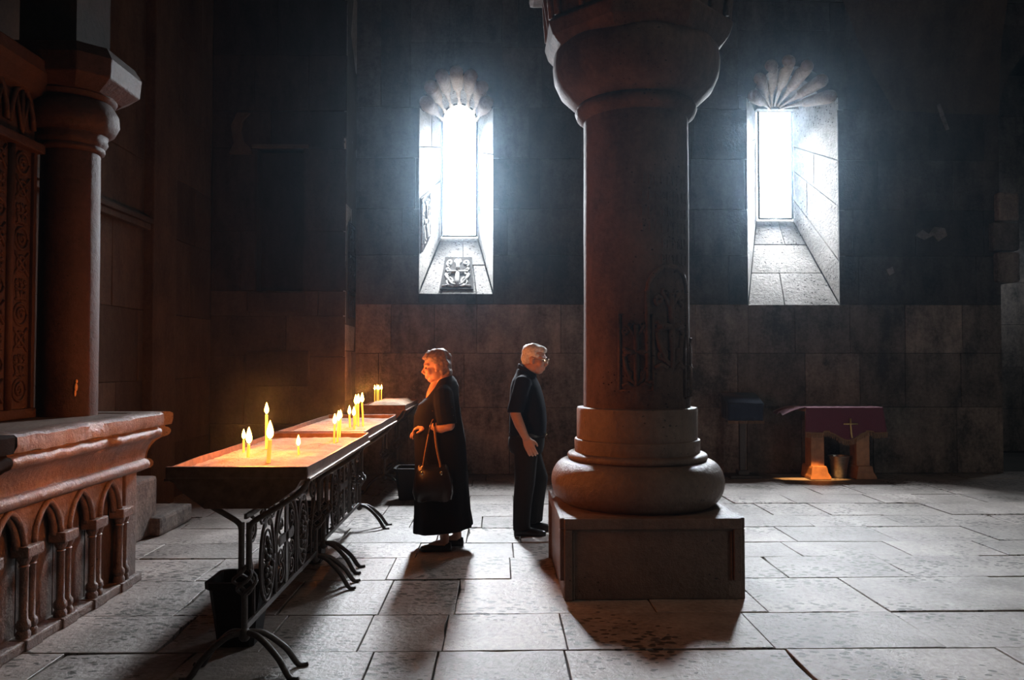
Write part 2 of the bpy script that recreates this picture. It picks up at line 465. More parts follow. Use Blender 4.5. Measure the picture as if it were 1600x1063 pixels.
obj('ledge_stone', MB().box(-3.08, -2.3, YN - 0.05, YN + .02, 1.18, 1.62, .02), M['sidewall'], wall_niche)
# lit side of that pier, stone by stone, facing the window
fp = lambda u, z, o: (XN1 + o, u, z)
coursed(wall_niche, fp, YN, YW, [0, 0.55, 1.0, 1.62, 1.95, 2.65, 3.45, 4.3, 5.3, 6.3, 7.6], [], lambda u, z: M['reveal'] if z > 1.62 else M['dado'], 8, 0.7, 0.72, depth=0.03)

# left wall with a pilaster
wall_left = structure('wall_left', MB().box(-3.9, -3.55, -4.2, YW, -0.2, 7.6), M['mortar'], 'dark brown stone side wall beyond the altar platform')
fl = lambda u, z, o: (-3.55 + o + .03, u, z)
coursed(wall_left, fl, 4.6, YN, [0, 0.6, 1.3, 2.0, 2.83, 3.5, 4.3, 5.1, 6.0, 7.0, 7.6], [], lambda u, z: M['sidewall'], 9, 0.7, 1.3)
obj('pilaster', MB().box(-3.53, -3.42, 8.02, 8.6, 0, 7.6, .012), M['sidewall'], wall_left)
for z0, z1, o in ((2.80, 2.86, .05), (2.86, 2.91, .08), (2.91, 2.94, .04)):
    obj('string_moulding', MB().box(-3.53, -3.50 + o, 5.6, 8.02, z0, z1, .008), M['sidewall'], wall_left)
obj('base_step', MB().box(-3.53, -2.86, 6.9, 7.62, 0, 0.16, .03), M['dado'], wall_left)
obj('base_block', MB().box(-3.53, -2.95, 6.40, 7.05, 0, 0.5, .03), M['dado'], wall_left)

# unseen enclosure
structure('wall_right', MB().box(10.4, 10.6, -4.2, 13.4, -0.2, 7.6), M['wall'], 'dark right wall out of view')
structure('wall_front', MB().box(-3.9, 10.6, -4.4, -4.2, -0.2, 7.6), M['wall'], 'dark wall behind the camera')
structure('ceiling', MB().box(-3.9, 10.6, -4.4, 13.6, 7.6, 7.8), M['wall_dark'], 'dark stone vault high above')
# springing of the vault in the upper right corner
vr = []
for k in range(9):
    v = k / 8; up = math.sin(v * PI / 2); out = 1 - math.cos(v * PI / 2)
    vr.append([(lerp(x, xt, v), YW - .005 - 1.5 * out, lerp(z, 7.6, up)) for x, z, xt in ((4.55, 6.7, 4.0), (4.83, 5.95, 4.3), (5.05, 5.4, 4.7), (5.35, 4.88, 5.2), (5.9, 4.84, 5.9), (6.78, 4.82, 6.78))])
obj('vault_web', MB().loft(vr, cap=False, closed=False), M['sidewall'], wall_back, smooth=60)
# side room behind the arch
side = structure('wall_side_room', MB().box(6.2, 10.5, 13.2, 13.4, -0.2, 7.6).box(6.2, 6.42, YW + .35, 13.2, -.2, 7.6), M['mortar'], 'greenish stone wall of the side room behind the arch')
coursed(side, lambda u, z, o: (u, 13.17 - o, z), 6.42, 10.3, [0, .7, 1.4, 2.1, 2.8, 3.5, 4.2, 4.9, 5.6, 6.3], [], lambda u, z: M['dado'], 21, .5, .9)
for z0, z1, o in ((2.55, 2.95, .10), (2.97, 3.35, .16), (3.37, 3.75, .08)):
    obj('jamb_stone', MB().box(AR['x0'] - o, AR['x0'] + .2, YW - .10, YW + .3, z0, z1, .03), M['dado'], wall_back)

# ------------------------------------------------------------------ carved cross relief (polylines in a unit frame)
def scroll(cx, cz, r, a0, turns, n=14, grow=0.25):
    return [(cx + r * lerp(1, grow, i / n) * math.cos(R(a0) + turns * 2 * PI * i / n), cz + r * lerp(1, grow, i / n) * math.sin(R(a0) + turns * 2 * PI * i / n)) for i in range(n + 1)]
def cross_relief(w, h, frame=True, leaves=True):
    """list of (polyline, radius factor) centred on 0,0 within w x h"""
    P = []
    def arm(dx, dz, L):
        P.append(([(0, 0), (dx * L * .5, dz * L * .5), (dx * L, dz * L)], 1.6))
        for s in (-1, 1):
            px, pz = -dz * s, dx * s
            P.append(([(dx * L * .55, dz * L * .55), (dx * L * .85 + px * L * .22, dz * L * .85 + pz * L * .22), (dx * L * 1.0 + px * L * .32, dz * L * 1.0 + pz * L * .32)], 1.1))
            P.append((scroll(dx * L * 1.02 + px * L * .22, dz * L * 1.02 + pz * L * .22, L * .11, 0, 1.0, 8, .5), .7))
    arm(1, 0, w * .36); arm(-1, 0, w * .36); arm(0, 1, h * .36)
    P.append(([(0, 0), (0, -h * .25), (0, -h * .44)], 1.6))
    if leaves:
        for s in (-1, 1):
            P.append(([(0, -h * .42), (s * w * .16, -h * .36), (s * w * .30, -h * .2), (s * w * .36, -h * .06)], 1.3))
            P.append((scroll(s * w * .24, -h * .30, w * .12, 90, s * 1.2), 1.0))
            P.append((scroll(s * w * .30, h * .28, w * .11, -90, s * 1.2), 1.0))
            P.append(([(s * w * .10, -h * .44), (s * w * .26, -h * .40), (s * w * .42, -h * .44)], 1.0))
    if frame:
        P.append(([(-w / 2, -h / 2), (w / 2, -h / 2), (w / 2, h / 2), (-w / 2, h / 2), (-w / 2, -h / 2)], 1.1))
    return P
def relief(mb, P, fn, r, segs=5):
    for pl, k in P:
        mb.tube([fn(a, b) for a, b in pl], r * k, segs)
    return mb

# ------------------------------------------------------------------ windows
M['pane'] = plain('bright_window_glass', (0.9, 0.95, 1.0), rough=0.3, noise=0.02, bump=0, emit=(0.88, 0.95, 1.0), estr=PANE_GLOW)
def quad_fn(p00, p10, p11, p01, n):
    p00, p10, p11, p01 = map(Vector, (p00, p10, p11, p01)); n = Vector(n)
    return lambda u, v, o: tuple(p00 * (1 - u) * (1 - v) + p10 * u * (1 - v) + p11 * u * v + p01 * (1 - u) * v + n * o)
def reveal_blocks(parent, q, usplit, vsplit_list, seed, name='reveal_stone'):
    """blocks over a splayed reveal quad; v rows may each have their own u splits"""
    rnd = random.Random(seed)
    for i in range(len(vsplit_list) - 1):
        us = usplit[i % len(usplit)]
        for a, b in zip(us[:-1], us[1:]):
            o = rnd.uniform(-.006, .006)
            g = .006
            v0, v1 = vsplit_list[i] + g * .6, vsplit_list[i + 1] - g * .6
            a2, b2 = a + g, b - g
            mb = MB()
            n = 6
            # slightly rough face grid
            rows = []
            for jv in range(n + 1):
                rows.append([q(lerp(a2, b2, iu / n), lerp(v0, v1, jv / n), o + (rnd.uniform(-.005, .005) if 0 < iu < n and 0 < jv < n else -.006)) for iu in range(n + 1)])
            vs = [p for r_ in rows for p in r_]
            fs = [(j * (n + 1) + k, j * (n + 1) + k + 1, (j + 1) * (n + 1) + k + 1, (j + 1) * (n + 1) + k) for j in range(n) for k in range(n)]
            mb.add(vs, fs)
            per = [(0, k) for k in range(n)] + [(j, n) for j in range(n)] + [(n, n - k) for k in range(n)] + [(n - j, 0) for j in range(n)]
            top = [rows[j][k] for j, k in per]
            bot = [q(lerp(a2, b2, k / n), lerp(v0, v1, j / n), -.08) for j, k in per]
            m_ = len(top)
            mb.add(top + bot, [(t, (t + 1) % m_, m_ + (t + 1) % m_, m_ + t) for t in range(m_)])
            obj(name, mb, M['reveal'], parent, smooth=50)

def flute(parent, tip, end, r0, r1, step=0.45):
    """fluted shell rib: thin at the tip by the glass, fat rounded end at the wall face, with a stepped lip"""
    tip = Vector(tip); end = Vector(end)
    pts = []; rad = []
    for t, k in ((0, .0), (.12, .35), (step - .03, .60), (step, .66), (step + .02, .88), (step + .07, .98), (.85, 1.0), (.93, .96), (.98, .8), (1.01, .5), (1.02, .05)):
        pts.append(tip.lerp(end, t)); rad.append(max(.004, lerp(r0, r1, t) * k if k < .7 else lerp(r0, r1, t) * k))
    rad[0] = r0
    obj('shell_flute', MB().tube(pts, rad, 14), M['flute'], parent, smooth='all')

# arched window
win1 = structure('window_1', backing(-1.6, 0.5, 1.9, 6.3, [(-.80, -.28, 3.28, 5.35)], 11.60, 11.8), M['reveal'], 'narrow arched slit window with a carved cross on its sill')
yb = 11.58
b1 = dict(x0=-.80, x1=-.28, z0=3.28, zs=4.98, r=.26)
reveal_blocks(win1, quad_fn((W1['x0'], YW, W1['z0']), (b1['x0'], yb, b1['z0']), (b1['x0'], yb, 4.98), (W1['x0'], YW, 4.90), (1, 0, 0)), [[0, 1], [0, .42, 1], [0, 1], [0, .55, 1]], [0, .2, .5, .78, 1], 31)
reveal_blocks(win1, quad_fn((W1['x1'], YW, W1['z0']), (b1['x1'], yb, b1['z0']), (b1['x1'], yb, 4.98), (W1['x1'], YW, 4.90), (-1, 0, 0)), [[0, .5, 1], [0, 1], [0, .4, 1], [0, 1]], [0, .28, .5, .74, 1], 32)
reveal_blocks(win1, quad_fn((W1['x0'], YW, W1['z0']), (W1['x1'], YW, W1['z0']), (b1['x1'], yb, b1['z0']), (b1['x0'], yb, b1['z0']), (0, -.7, .7)), [[0, .3, .78, 1], [0, .6, 1]], [0, .5, 1], 33, 'sill_stone')
# shell vault
def shell_vault(parent, c0, r0, rz0, y0, c1, r1, rz1, y1):
    a = [(x, y0, z) for x, z in arc(c0[0], c0[1], r0, 0, 180, 16, rz0)]
    b = [(x, y1, z) for x, z in arc(c1[0], c1[1], r1, 0, 180, 16, rz1)]
    a2 = [(x, y0, z) for x, z in arc(c0[0], c0[1], r0 + .1, 0, 180, 16, rz0 + .1)]
    b2 = [(x, y1, z) for x, z in arc(c1[0], c1[1], r1 + .1, 0, 180, 16, rz1 + .1)]
    obj('shell_vault', MB().loft([a, b, b2, a2, a], cap=False, closed=False), M['reveal'], parent, smooth=60)
shell_vault(win1, (-.54, 4.88), .50, .52, YW + .02, (-.54, 4.98), .27, .28, 11.6)
for i in range(7):
    a = R(lerp(4, 176, i / 6))
    ca, sa = math.cos(a), math.sin(a)
    flute(win1, (-.54 + .25 * ca, 11.52, 4.98 + .24 * sa), (-.54 + .415 * ca, YW - .03, 4.915 + .455 * sa), .035, .112, .5)
obj('pane', MB().prism([(-.80, 3.28), (-.28, 3.28), (-.28, 4.98)] + arc(-.54, 4.98, .26, 0, 180, 12)[1:-1] + [(-.80, 4.98)], lambda a, b, d: (a, 11.57 - d, b), 0, .012), M['pane'], win1)
def win_frame(parent, outline, y):
    mb = MB()
    pts = [(a, y, b) for a, b in outline]
    mb.tube(pts + [pts[0], pts[1]], .018, 6)
    obj('window_frame', mb, M['frame'], parent)
win_frame(win1, [(-.79, 3.30), (-.29, 3.30), (-.29, 4.98)] + arc(-.54, 4.98, .25, 0, 180, 12)[1:-1] + [(-.79, 4.98)], 11.54)
# carved cross panels: sill and left reveal
sq = quad_fn((W1['x0'], YW, W1['z0']), (W1['x1'], YW, W1['z0']), (b1['x1'], yb, b1['z0']), (b1['x0'], yb, b1['z0']), (0, -.7, .7))
pan = obj('cross_panel', MB().add([sq(u, v, o) for o in (-.02, .02) for u, v in ((.27, .06), (.74, .06), (.78, .62), (.24, .62))], [(0, 1, 2, 3), (4, 5, 6, 7), (0, 1, 5, 4), (1, 2, 6, 5), (2, 3, 7, 6), (3, 0, 4, 7)]), M['panel'], win1)
obj('carved_cross', relief(MB(), cross_relief(.50, .46, frame=False), lambda a, b: sq(.505 + a * 1.0, .34 + b * 1.22, .022), .020), M['reveal'], pan, smooth='all')
jq = quad_fn((W1['x0'], YW, W1['z0']), (b1['x0'], yb, b1['z0']), (b1['x0'], yb, 4.98), (W1['x0'], YW, 4.90), (1, 0, 0))
pan2 = obj('cross_panel', MB().add([jq(u, v, o) for o in (-.02, .012) for u, v in ((.05, .2), (.42, .2), (.42, .5), (.05, .5))], [(0, 1, 2, 3), (4, 5, 6, 7), (0, 1, 5, 4), (1, 2, 6, 5), (2, 3, 7, 6), (3, 0, 4, 7)]), M['panel'], win1)
obj('carved_cross', relief(MB(), cross_relief(.34, .28), lambda a, b: jq(.235 + a, .35 + b, .016), .018), M['reveal'], pan2, smooth='all')

# square headed window under a shell
win2 = structure('window_2', backing(2.9, 5.1, 1.8, 6.4, [(3.80, 4.33, 3.55, 5.16)], 11.60, 11.8), M['reveal'], 'narrow square framed window under a fan of stone shell flutes')
b2 = dict(x0=3.80, x1=4.33, z0=3.55, z1=5.16)
reveal_blocks(win2, quad_fn((W2['x0'], YW, W2['z0']), (b2['x0'], yb, b2['z0']), (b2['x0'], yb, 5.16), (W2['x0'], YW, 5.10), (1, 0, 0)), [[0, 1], [0, .5, 1], [0, 1], [0, .5, 1]], [0, .25, .5, .75, 1], 41)
reveal_blocks(win2, quad_fn((W2['x1'], YW, W2['z0']), (b2['x1'], yb, b2['z0']), (b2['x1'], yb, 5.16), (W2['x1'], YW, 5.10), (-1, 0, 0)), [[0, 1], [0, .68, 1], [0, .52, 1], [0, 1]], [0, .20, .46, .68, 1], 42)
reveal_blocks(win2, quad_fn((W2['x0'], YW, W2['z0']), (W2['x1'], YW, W2['z0']), (b2['x1'], yb, b2['z0']), (b2['x0'], yb, b2['z0']), (0, -.7, .7)), [[0, .4, 1], [0, 1], [0, .6, 1]], [0, .36, .7, 1], 43, 'sill_stone')
shell_vault(win2, (3.975, 5.05), .62, .58, YW + .02, (4.065, 5.14), .30, .12, 11.6)
for dx, zz, rr in ((-.55, 5.06, .095), (-.465, 5.30, .098), (-.30, 5.49, .105), (-.05, 5.56, .108), (.215, 5.49, .105), (.43, 5.29, .10), (.55, 5.06, .10)):
    flute(win2, (4.03 + dx * .12, 11.45, 5.16 + (zz - 5.06) * .03), (3.975 + dx, YW - .04, zz), .03, rr, .45)
obj('pane', MB().box(3.80, 4.33, 11.56, 11.572, 3.55, 5.16), M['pane'], win2)
win_frame(win2, [(3.82, 3.57), (4.31, 3.57), (4.31, 5.14), (3.82, 5.14)], 11.53)
obj('window_lintel', MB().box(3.76, 4.37, 11.40, 11.58, 5.14, 5.22, .01), M['reveal'], win2)

# carved crosses on the lit side of the pier
for zc, hh in ((3.05, .36), (2.62, .46), (2.2, .3)):
    obj('carved_cross', relief(MB(), cross_relief(.40, hh), lambda a, b, zc=zc: (XN1 + .004, 10.25 + a, zc + b), .022), M['wall_dark'], wall_niche, smooth='all')
# ------------------------------------------------------------------ the great column
CX, CY = 0.977, 5.58
def build_column():
    t = thing('stone_column', (CX, CY, 0), 'massive round red brown stone column on a square plinth', 'column')
    h = 0.56
    mb = MB().box(CX - h, CX + h, CY - h, CY + h, 0.0, 0.515, .018)
    pl = obj('plinth', mb, M['column'], t, smooth=30)
    # raised border on the four faces
    for k in range(4):
        ca, sa = [(1, 0), (0, 1), (-1, 0), (0, -1)][k]
        def fr(u, z, o): 
            p = (u * ca - (-(h + o)) * sa, u * sa + (-(h + o)) * ca)
            return (CX + p[0], CY + p[1], z)
        m = MB()
        for (a, b, c, d, o) in ((-h + .005, h - .005, .44, .51, .022), (-h + .005, -h + .055, .0, .44, .022), (h - .055, h - .005, .12, .44, .022), (-h + .055, h - .055, .425, .44, .008), (-h + .055, -h + .07, 0, .425, .008), (h - .07, h - .055, .12, .425, .008)):
            m.hexa([fr(a, c, o), fr(b, c, o), fr(b, d, o), fr(a, d, o), fr(a, c, -.01), fr(b, c, -.01), fr(b, d, -.01), fr(a, d, -.01)])
        obj('plinth_border', m, M['column'], pl, bevel=.006)
    wob = lambda s, amp: (lambda a, z: amp * fbm(math.cos(a) * s, math.sin(a) * s, z * s * 1.2))
    tor = [(.50, .512)] + [(.475 + .118 * math.cos(a) * (1.0), .665 + .153 * math.sin(a)) for a in [lerp(-PI / 2 * .92, PI / 2 * .82, i / 14) for i in range(15)]] + [(.46, .815)]
    obj('torus', MB().lathe(tor, CX, CY, 64, jit=wob(3, .004)), M['column'], t, smooth=50)
    t2 = [(.45, .80)] + [(.455 + .028 * math.cos(a), .838 + .026 * math.sin(a)) for a in [lerp(-PI / 2, PI / 2, i / 8) for i in range(9)]] + [(.44, .866)]
    obj('ring_moulding', MB().lathe(t2, CX, CY, 64), M['column'], t, smooth=50)
    obj('collar', MB().lathe([(.43, .86), (.434, .945), (.430, .955), (.415, .958)], CX, CY, 64, jit=wob(5, .003)), M['column'], t, smooth=35)
    obj('collar', MB().lathe([(.416, .95), (.417, 1.16), (.412, 1.172), (.36, 1.176)], CX, CY, 64, jit=wob(5, .004)), M['column'], t, smooth=35)
    sh = obj('shaft', MB().lathe([(.368, 1.16), (.367, 1.5), (.366, 1.9), (.365, 2.4), (.364, 2.9), (.363, 3.24)], CX, CY, 72, jit=wob(4, .003)), M['shaft'], t, smooth=50)
    # capital
    obj('neck_ring', MB().lathe([(.365, 3.17), (.41, 3.20), (.425, 3.24), (.41, 3.275), (.38, 3.285)], CX, CY, 56), M['shaft'], t, smooth=50)
    cap = [(.40, 3.27), (.46, 3.31), (.535, 3.38), (.575, 3.47), (.582, 3.56), (.57, 3.64), (.55, 3.68)]
    obj('capital_bell', MB().lathe(cap, CX, CY, 56, jit=wob(2.5, .008)), M['shaft'], t, smooth=50)
    def octa(r, z, rot=22.5):
        pts = []
        for k in range(8):
            a0 = R(rot + 45 * k)
            pts.append((CX + r / math.cos(R(22.5)) * math.cos(a0), CY + r / math.cos(R(22.5)) * math.sin(a0), z))
        return pts
    band = obj('capital_band', MB().loft([octa(.55, 3.64), octa(.60, 3.70), octa(.625, 3.78), octa(.61, 3.80), octa(.57, 3.81)]), M['shaft'], t, bevel=.01)
    obj('capital_block', MB().loft([octa(.585, 3.79), octa(.60, 3.95), octa(.64, 4.25), octa(.68, 4.32)]), M['shaft'], t, bevel=.012)
    # leaf lobes on the eight faces above the band
    for k in range(8):
        a0 = R(45 * k)
        c, s_ = math.cos(a0), math.sin(a0)
        def lf(u, z, o): return (CX + c * (.60 + o) - s_ * u, CY + s_ * (.60 + o) + c * u, z)
        m = MB()
        m.tube([lf(-.2, 3.82, .0), lf(-.21, 4.0, .015), lf(-.12, 4.15, .03), lf(0, 4.22, .05), lf(.12, 4.15, .03), lf(.21, 4.0, .015), lf(.2, 3.82, .0)], .028, 6)
        m.tube([lf(0, 3.82, .0), lf(0.01, 4.0, .02), lf(0, 4.16, .04)], [.02, .03, .05], 6)
        for q in (-1, 1):
            m.tube([lf(q * a * .9, b + 4.0, .015) for a, b in scroll(.1, .03, .07, 200, 1.1, 10, .3)], .016, 5)
        obj('capital_leaf', m, M['shaft'], t, smooth='all')
    obj('abacus', MB().box(CX - .72, CX + .72, CY - .72, CY + .72, 4.30, 4.55, .03), M['shaft'], t)
    obj('arch_springer', MB().box(CX - .62, CX + .62, CY - .62, CY + .62, 4.55, 7.6), M['wall_dark'], t)
    # carved crosses and worn letters wrapped on the shaft
    def cyl(ang0):
        def f(u, z, o=.002):
            a = R(ang0) + u / .366
            return (CX + (.366 + o) * math.cos(a), CY + (.366 + o) * math.sin(a), z)
        return f
    f1 = cyl(-62)
    m = relief(MB(), cross_relief(.30, .62, frame=False), lambda a, b: f1(a, 1.72 + b), .017)
    relief(m, [(arc(0, 1.95, .17, 0, 180, 10), 1.2), ([(-.17, 1.36), (-.17, 1.95)], 1.2), ([(.17, 1.36), (.17, 1.95)], 1.2), ([(-.17, 1.36), (.17, 1.36)], 1.2)], lambda a, b: f1(a, b), .016)
    obj('carved_cross', m, M['shaft'], sh, smooth='all')
    f2 = cyl(-100)
    m = relief(MB(), cross_relief(.22, .5, frame=True), lambda a, b: f2(a, 1.55 + b), .012)
    obj('carved_cross', m, M['shaft'], sh, smooth='all')
    f3 = cyl(-28)
    m = relief(MB(), cross_relief(.16, .40, frame=True), lambda a, b: f3(a, 1.45 + b), .014)
    obj('carved_cross', m, M['shaft'], sh, smooth='all')
    rnd = random.Random(5)
    m = MB()
    for row in range(6):
        for k in range(9):
            u = -.20 + k * .045 + rnd.uniform(-.006, .006); z = 2.66 - row * .105
            if row > 3 and k < 3: continue
            hh = rnd.uniform(.05, .075)
            m.tube([f1(u, z, .0), f1(u + rnd.uniform(-.006, .006), z + hh, .0)], .006, 4)
            if rnd.random() < .6: m.tube([f1(u, z + rnd.choice((0, hh * .5, hh)), 0), f1(u + .026, z + rnd.choice((0, hh * .5, hh)), 0)], .004, 4)
    obj('carved_inscription', m, M['shaft'], sh)
    return t
build_column()
# ------------------------------------------------------------------ altar platform with blind arcade and cornice
XF = -2.45          # face of the arcade
AY1 = 5.52          # far end
def build_altar():
    t = thing('altar_platform', (XF - .5, 4.4, 0), 'raised red brown stone altar platform with blind arcade and heavy moulded cornice', 'altar')
    obj('core', MB().box(-3.50, XF - .075, 2.4, AY1 - .02, 0, 1.10), M['altar'], t)
    obj('top_slab', MB().box(-3.50, XF + .02, 2.4, AY1 + .04, 1.09, 1.135, .006), M['column'], t)
    obj('base_course', MB().box(XF - .08, XF + .035, 2.4, AY1 + .02, 0, .055, .012), M['altar'], t)
    # cornice profile (outward, height), extruded along Y with worn edges
    prof = [(-.02, .735), (.02, .742)] + [(.045 + .034 * math.cos(a), .790 + .036 * math.sin(a)) for a in [lerp(-1.5, 1.5, i / 7) for i in range(8)]]
    prof += [(.045, .832), (.05, .87), (.065, .91), (.09, .945), (.12, .965)]
    prof += [(.128 + .034 * math.cos(a), 1.003 + .034 * math.sin(a)) for a in [lerp(-1.4, 1.4, i / 7) for i in range(8)]]
    prof += [(.13, 1.045), (.165, 1.052), (.172, 1.085), (.172, 1.128), (.155, 1.14), (-.02, 1.14)]
    def cornice(y0, y1, name, seed, mat, end_off=0.0):
        n = max(2, int((y1 - y0) / .03))
        rings = []
        for i in range(n + 1):
            y = lerp(y0, y1, i / n)
            ring = []
            for k, (a, z) in enumerate(prof):
                wear = 0
                if a > .1:
                    wear = .009 * fbm(y * 16 + seed, z * 20, a * 9) + .07 * min(0, fbm(y * 5 + seed, z * 6, 3.1) + .20)
                elif a > .03:
                    wear = .004 * fbm(y * 11 + seed, z * 14, 5)
                ring.append((XF + a + wear, y, z + (.009 * fbm(y * 14, seed, z) if z > 1.05 else 0)))
            rings.append(ring)
        return obj(name, MB().loft(rings), mat, t, smooth=45)
    cornice(3.86, AY1 + .02, 'cornice', 1.3, M['altar'])
    cornice(2.4, 3.845, 'shade_cornice', 8.1, M['gap_shade'])  # near-black stretch stands in for shade where the cornice breaks off
    # return of the cornice on the far end
    rings = []
    for i in range(12):
        x = lerp(XF - 1.0, XF + 0.02, i / 11)
        rings.append([(x if i < 11 else XF + a, AY1 + .0 + a, z) for (a, z) in prof])
    obj('cornice_return', MB().loft(rings), M['altar'], t, smooth=45)
    # arcade
    cols = [2.40, 2.80, 3.20, 3.56, 3.91, 4.26, 4.61, 4.96, 5.31]
    zc = .50
    fx = lambda y, z, o: (XF + o, y, z)
    obj('end_pier', MB().box(XF - .09, XF + .0, 5.36, AY1, .05, .75, .008), M['altar'], t)
    for i in range(len(cols) - 1):
        a, b = cols[i] + .045, cols[i + 1] - .045
        mid = (a + b) / 2; w = b - a
        # pointed arch: two arcs
        L_ = []
        rr = w * .85
        n = 9
        amax = math.acos((rr - w / 2) / rr)
        right = [(b - rr + rr * math.cos(lerp(0, amax, k / n)), zc + .03 + rr * math.sin(lerp(0, amax, k / n))) for k in range(n + 1)]
        left = [(a + rr - rr * math.cos(lerp(0, amax, k / n)), zc + .03 + rr * math.sin(lerp(0, amax, k / n))) for k in range(n + 1)]
        lo, hi = cols[i], cols[i + 1]
        top = .75
        obj('spandrel', MB().prism([(lo, zc), (a, zc)] + left + [(mid, top), (lo, top)], fx, -.075, 0), M['altar'], t)
        obj('spandrel', MB().prism([(hi, zc), (hi, top), (mid, top)] + list(reversed(right)) + [(b, zc)], fx, -.075, 0), M['altar'], t)
        obj('niche_panel', MB().box(XF - .10, XF - .062, a - .04, b + .04, .05, top), M['altar'], t)
        m = MB()
        m.tube([fx(y, z, .004) for y, z in left] + [fx(y, z, .004) for y, z in reversed(right[:-1])], .018, 7)
        sc = .84
        m.tube([fx(mid + (y - mid) * sc, z - .012, -.022) for y, z in left] + [fx(mid + (y - mid) * sc, z - .012, -.022) for y, z in reversed(right[:-1])], .02, 7)
        obj('arch_moulding', m, M['altar'], t, smooth='all')
    for c in cols[1:]:
        for dy in (-.032, .032):
            p = [(.034, .05), (.036, .085), (.028, .10), (.036, .115), (.034, .14), (.022, .155), (.021, .30), (.021, .42), (.027, .428), (.021, .436), (.034, .46), (.036, .49)]
            cl_m = MB().lathe(p, XF + .0, c + dy, 12)
            obj('colonnette', cl_m, M['altar'], t, smooth=50)
        obj('colonnette_capital', MB().box(XF - .05, XF + .045, c - .075, c + .075, .475, .535, .008), M['altar'], t)
        obj('colonnette_base', MB().box(XF - .05, XF + .045, c - .075, c + .075, .0, .06, .008), M['altar'], t)
    return t
build_altar()

# ------------------------------------------------------------------ carved pier and slender column standing on the platform
def build_carved_pier():
    x = -2.92
    t = thing('carved_pier', (x - .2, 4.6, 1.14), 'tall red stone pier covered in carved interlace under a projecting cornice', 'pier')
    y0, y1 = 3.6, 5.08
    obj('pier_body', MB().box(x - .45, x, y0, y1, 1.14, 3.3, .01), M['pier'], t)
    obj('pier_foot', MB().box(x - .46, x + .03, y0, y1 + .01, 1.14, 1.20, .008), M['pier'], t)
    def fz(y, z, o): return (x + o, y, z)
    # smooth vertical roll between two carved bands
    m = MB().tube([fz(4.83, 1.2, 0), fz(4.83, 2.0, 0), fz(4.83, 2.8, 0)], .028, 8)
    obj('vertical_roll', m, M['pier'], t, smooth='all')
    obj('edge_fillet', MB().box(x - .02, x + .02, y1 - .035, y1, 1.2, 2.8, .005), M['pier'], t)
    rnd = random.Random(4)
    for (ya, yb_) in ((4.87, 5.03), (4.40, 4.79)):
        m = MB()
        w = yb_ - ya
        nc = max(1, round(w / .15))
        cw = w / nc
        for c in range(nc):
            z = 1.24; k = 0
            while z < 2.75:
                yc = ya + cw * (c + .5)
                kk = (k + c) % 3
                if kk == 0:
                    relief(m, [(arc(0, 0, cw * .42, 0, 360, 12), 1), (scroll(0, 0, cw * .26, rnd.uniform(0, 360), 1.3, 12), 1)], lambda a, b: fz(yc + a, z + .075 + b, .002), .010)
                elif kk == 1:
                    relief(m, cross_relief(cw * .85, .15, frame=False), lambda a, b: fz(yc + a, z + .075 + b, .002), .008, 4)
                else:
                    relief(m, [([(-cw * .45, -.07), (0, 0), (cw * .45, .07)], 1), ([(cw * .45, -.07), (0, 0), (-cw * .45, .07)], 1), (arc(0, 0, cw * .3, 0, 360, 10), .9)], lambda a, b: fz(yc + a, z + .075 + b, .002), .010)
                z += .155; k += 1
        obj('carved_interlace', m, M['pier'], t, smooth='all')
    # ledge, carved frieze and cornice
    obj('ledge', MB().box(x - .45, x + .06, y0, y1 + .02, 2.80, 2.86, .01), M['pier'], t)
    m = MB()
    for k in range(5):
        yc = y1 - .17 - k * .27
        relief(m, [(arc(0, 0, .12, 10, 170, 10, .3), 1.3), ([(0, 0), (0, .3)], 1), ([(0, .02), (-.07, .25)], .9), ([(0, .02), (.07, .25)], .9)], lambda a, b: fz(yc + a, 2.88 + b, .02), .013)
    obj('frieze_leaves', m, M['pier'], t, smooth='all')
    obj('cornice', MB().prism([(0, 3.14), (.05, 3.16), (.09, 3.24), (.12, 3.28), (.12, 3.36), (-.45, 3.36), (-.45, 3.14)], lambda a, b, d: (x + a, d, b), y0, y1 + .06), M['pier'], t, bevel=.01)
    return t
build_carved_pier()

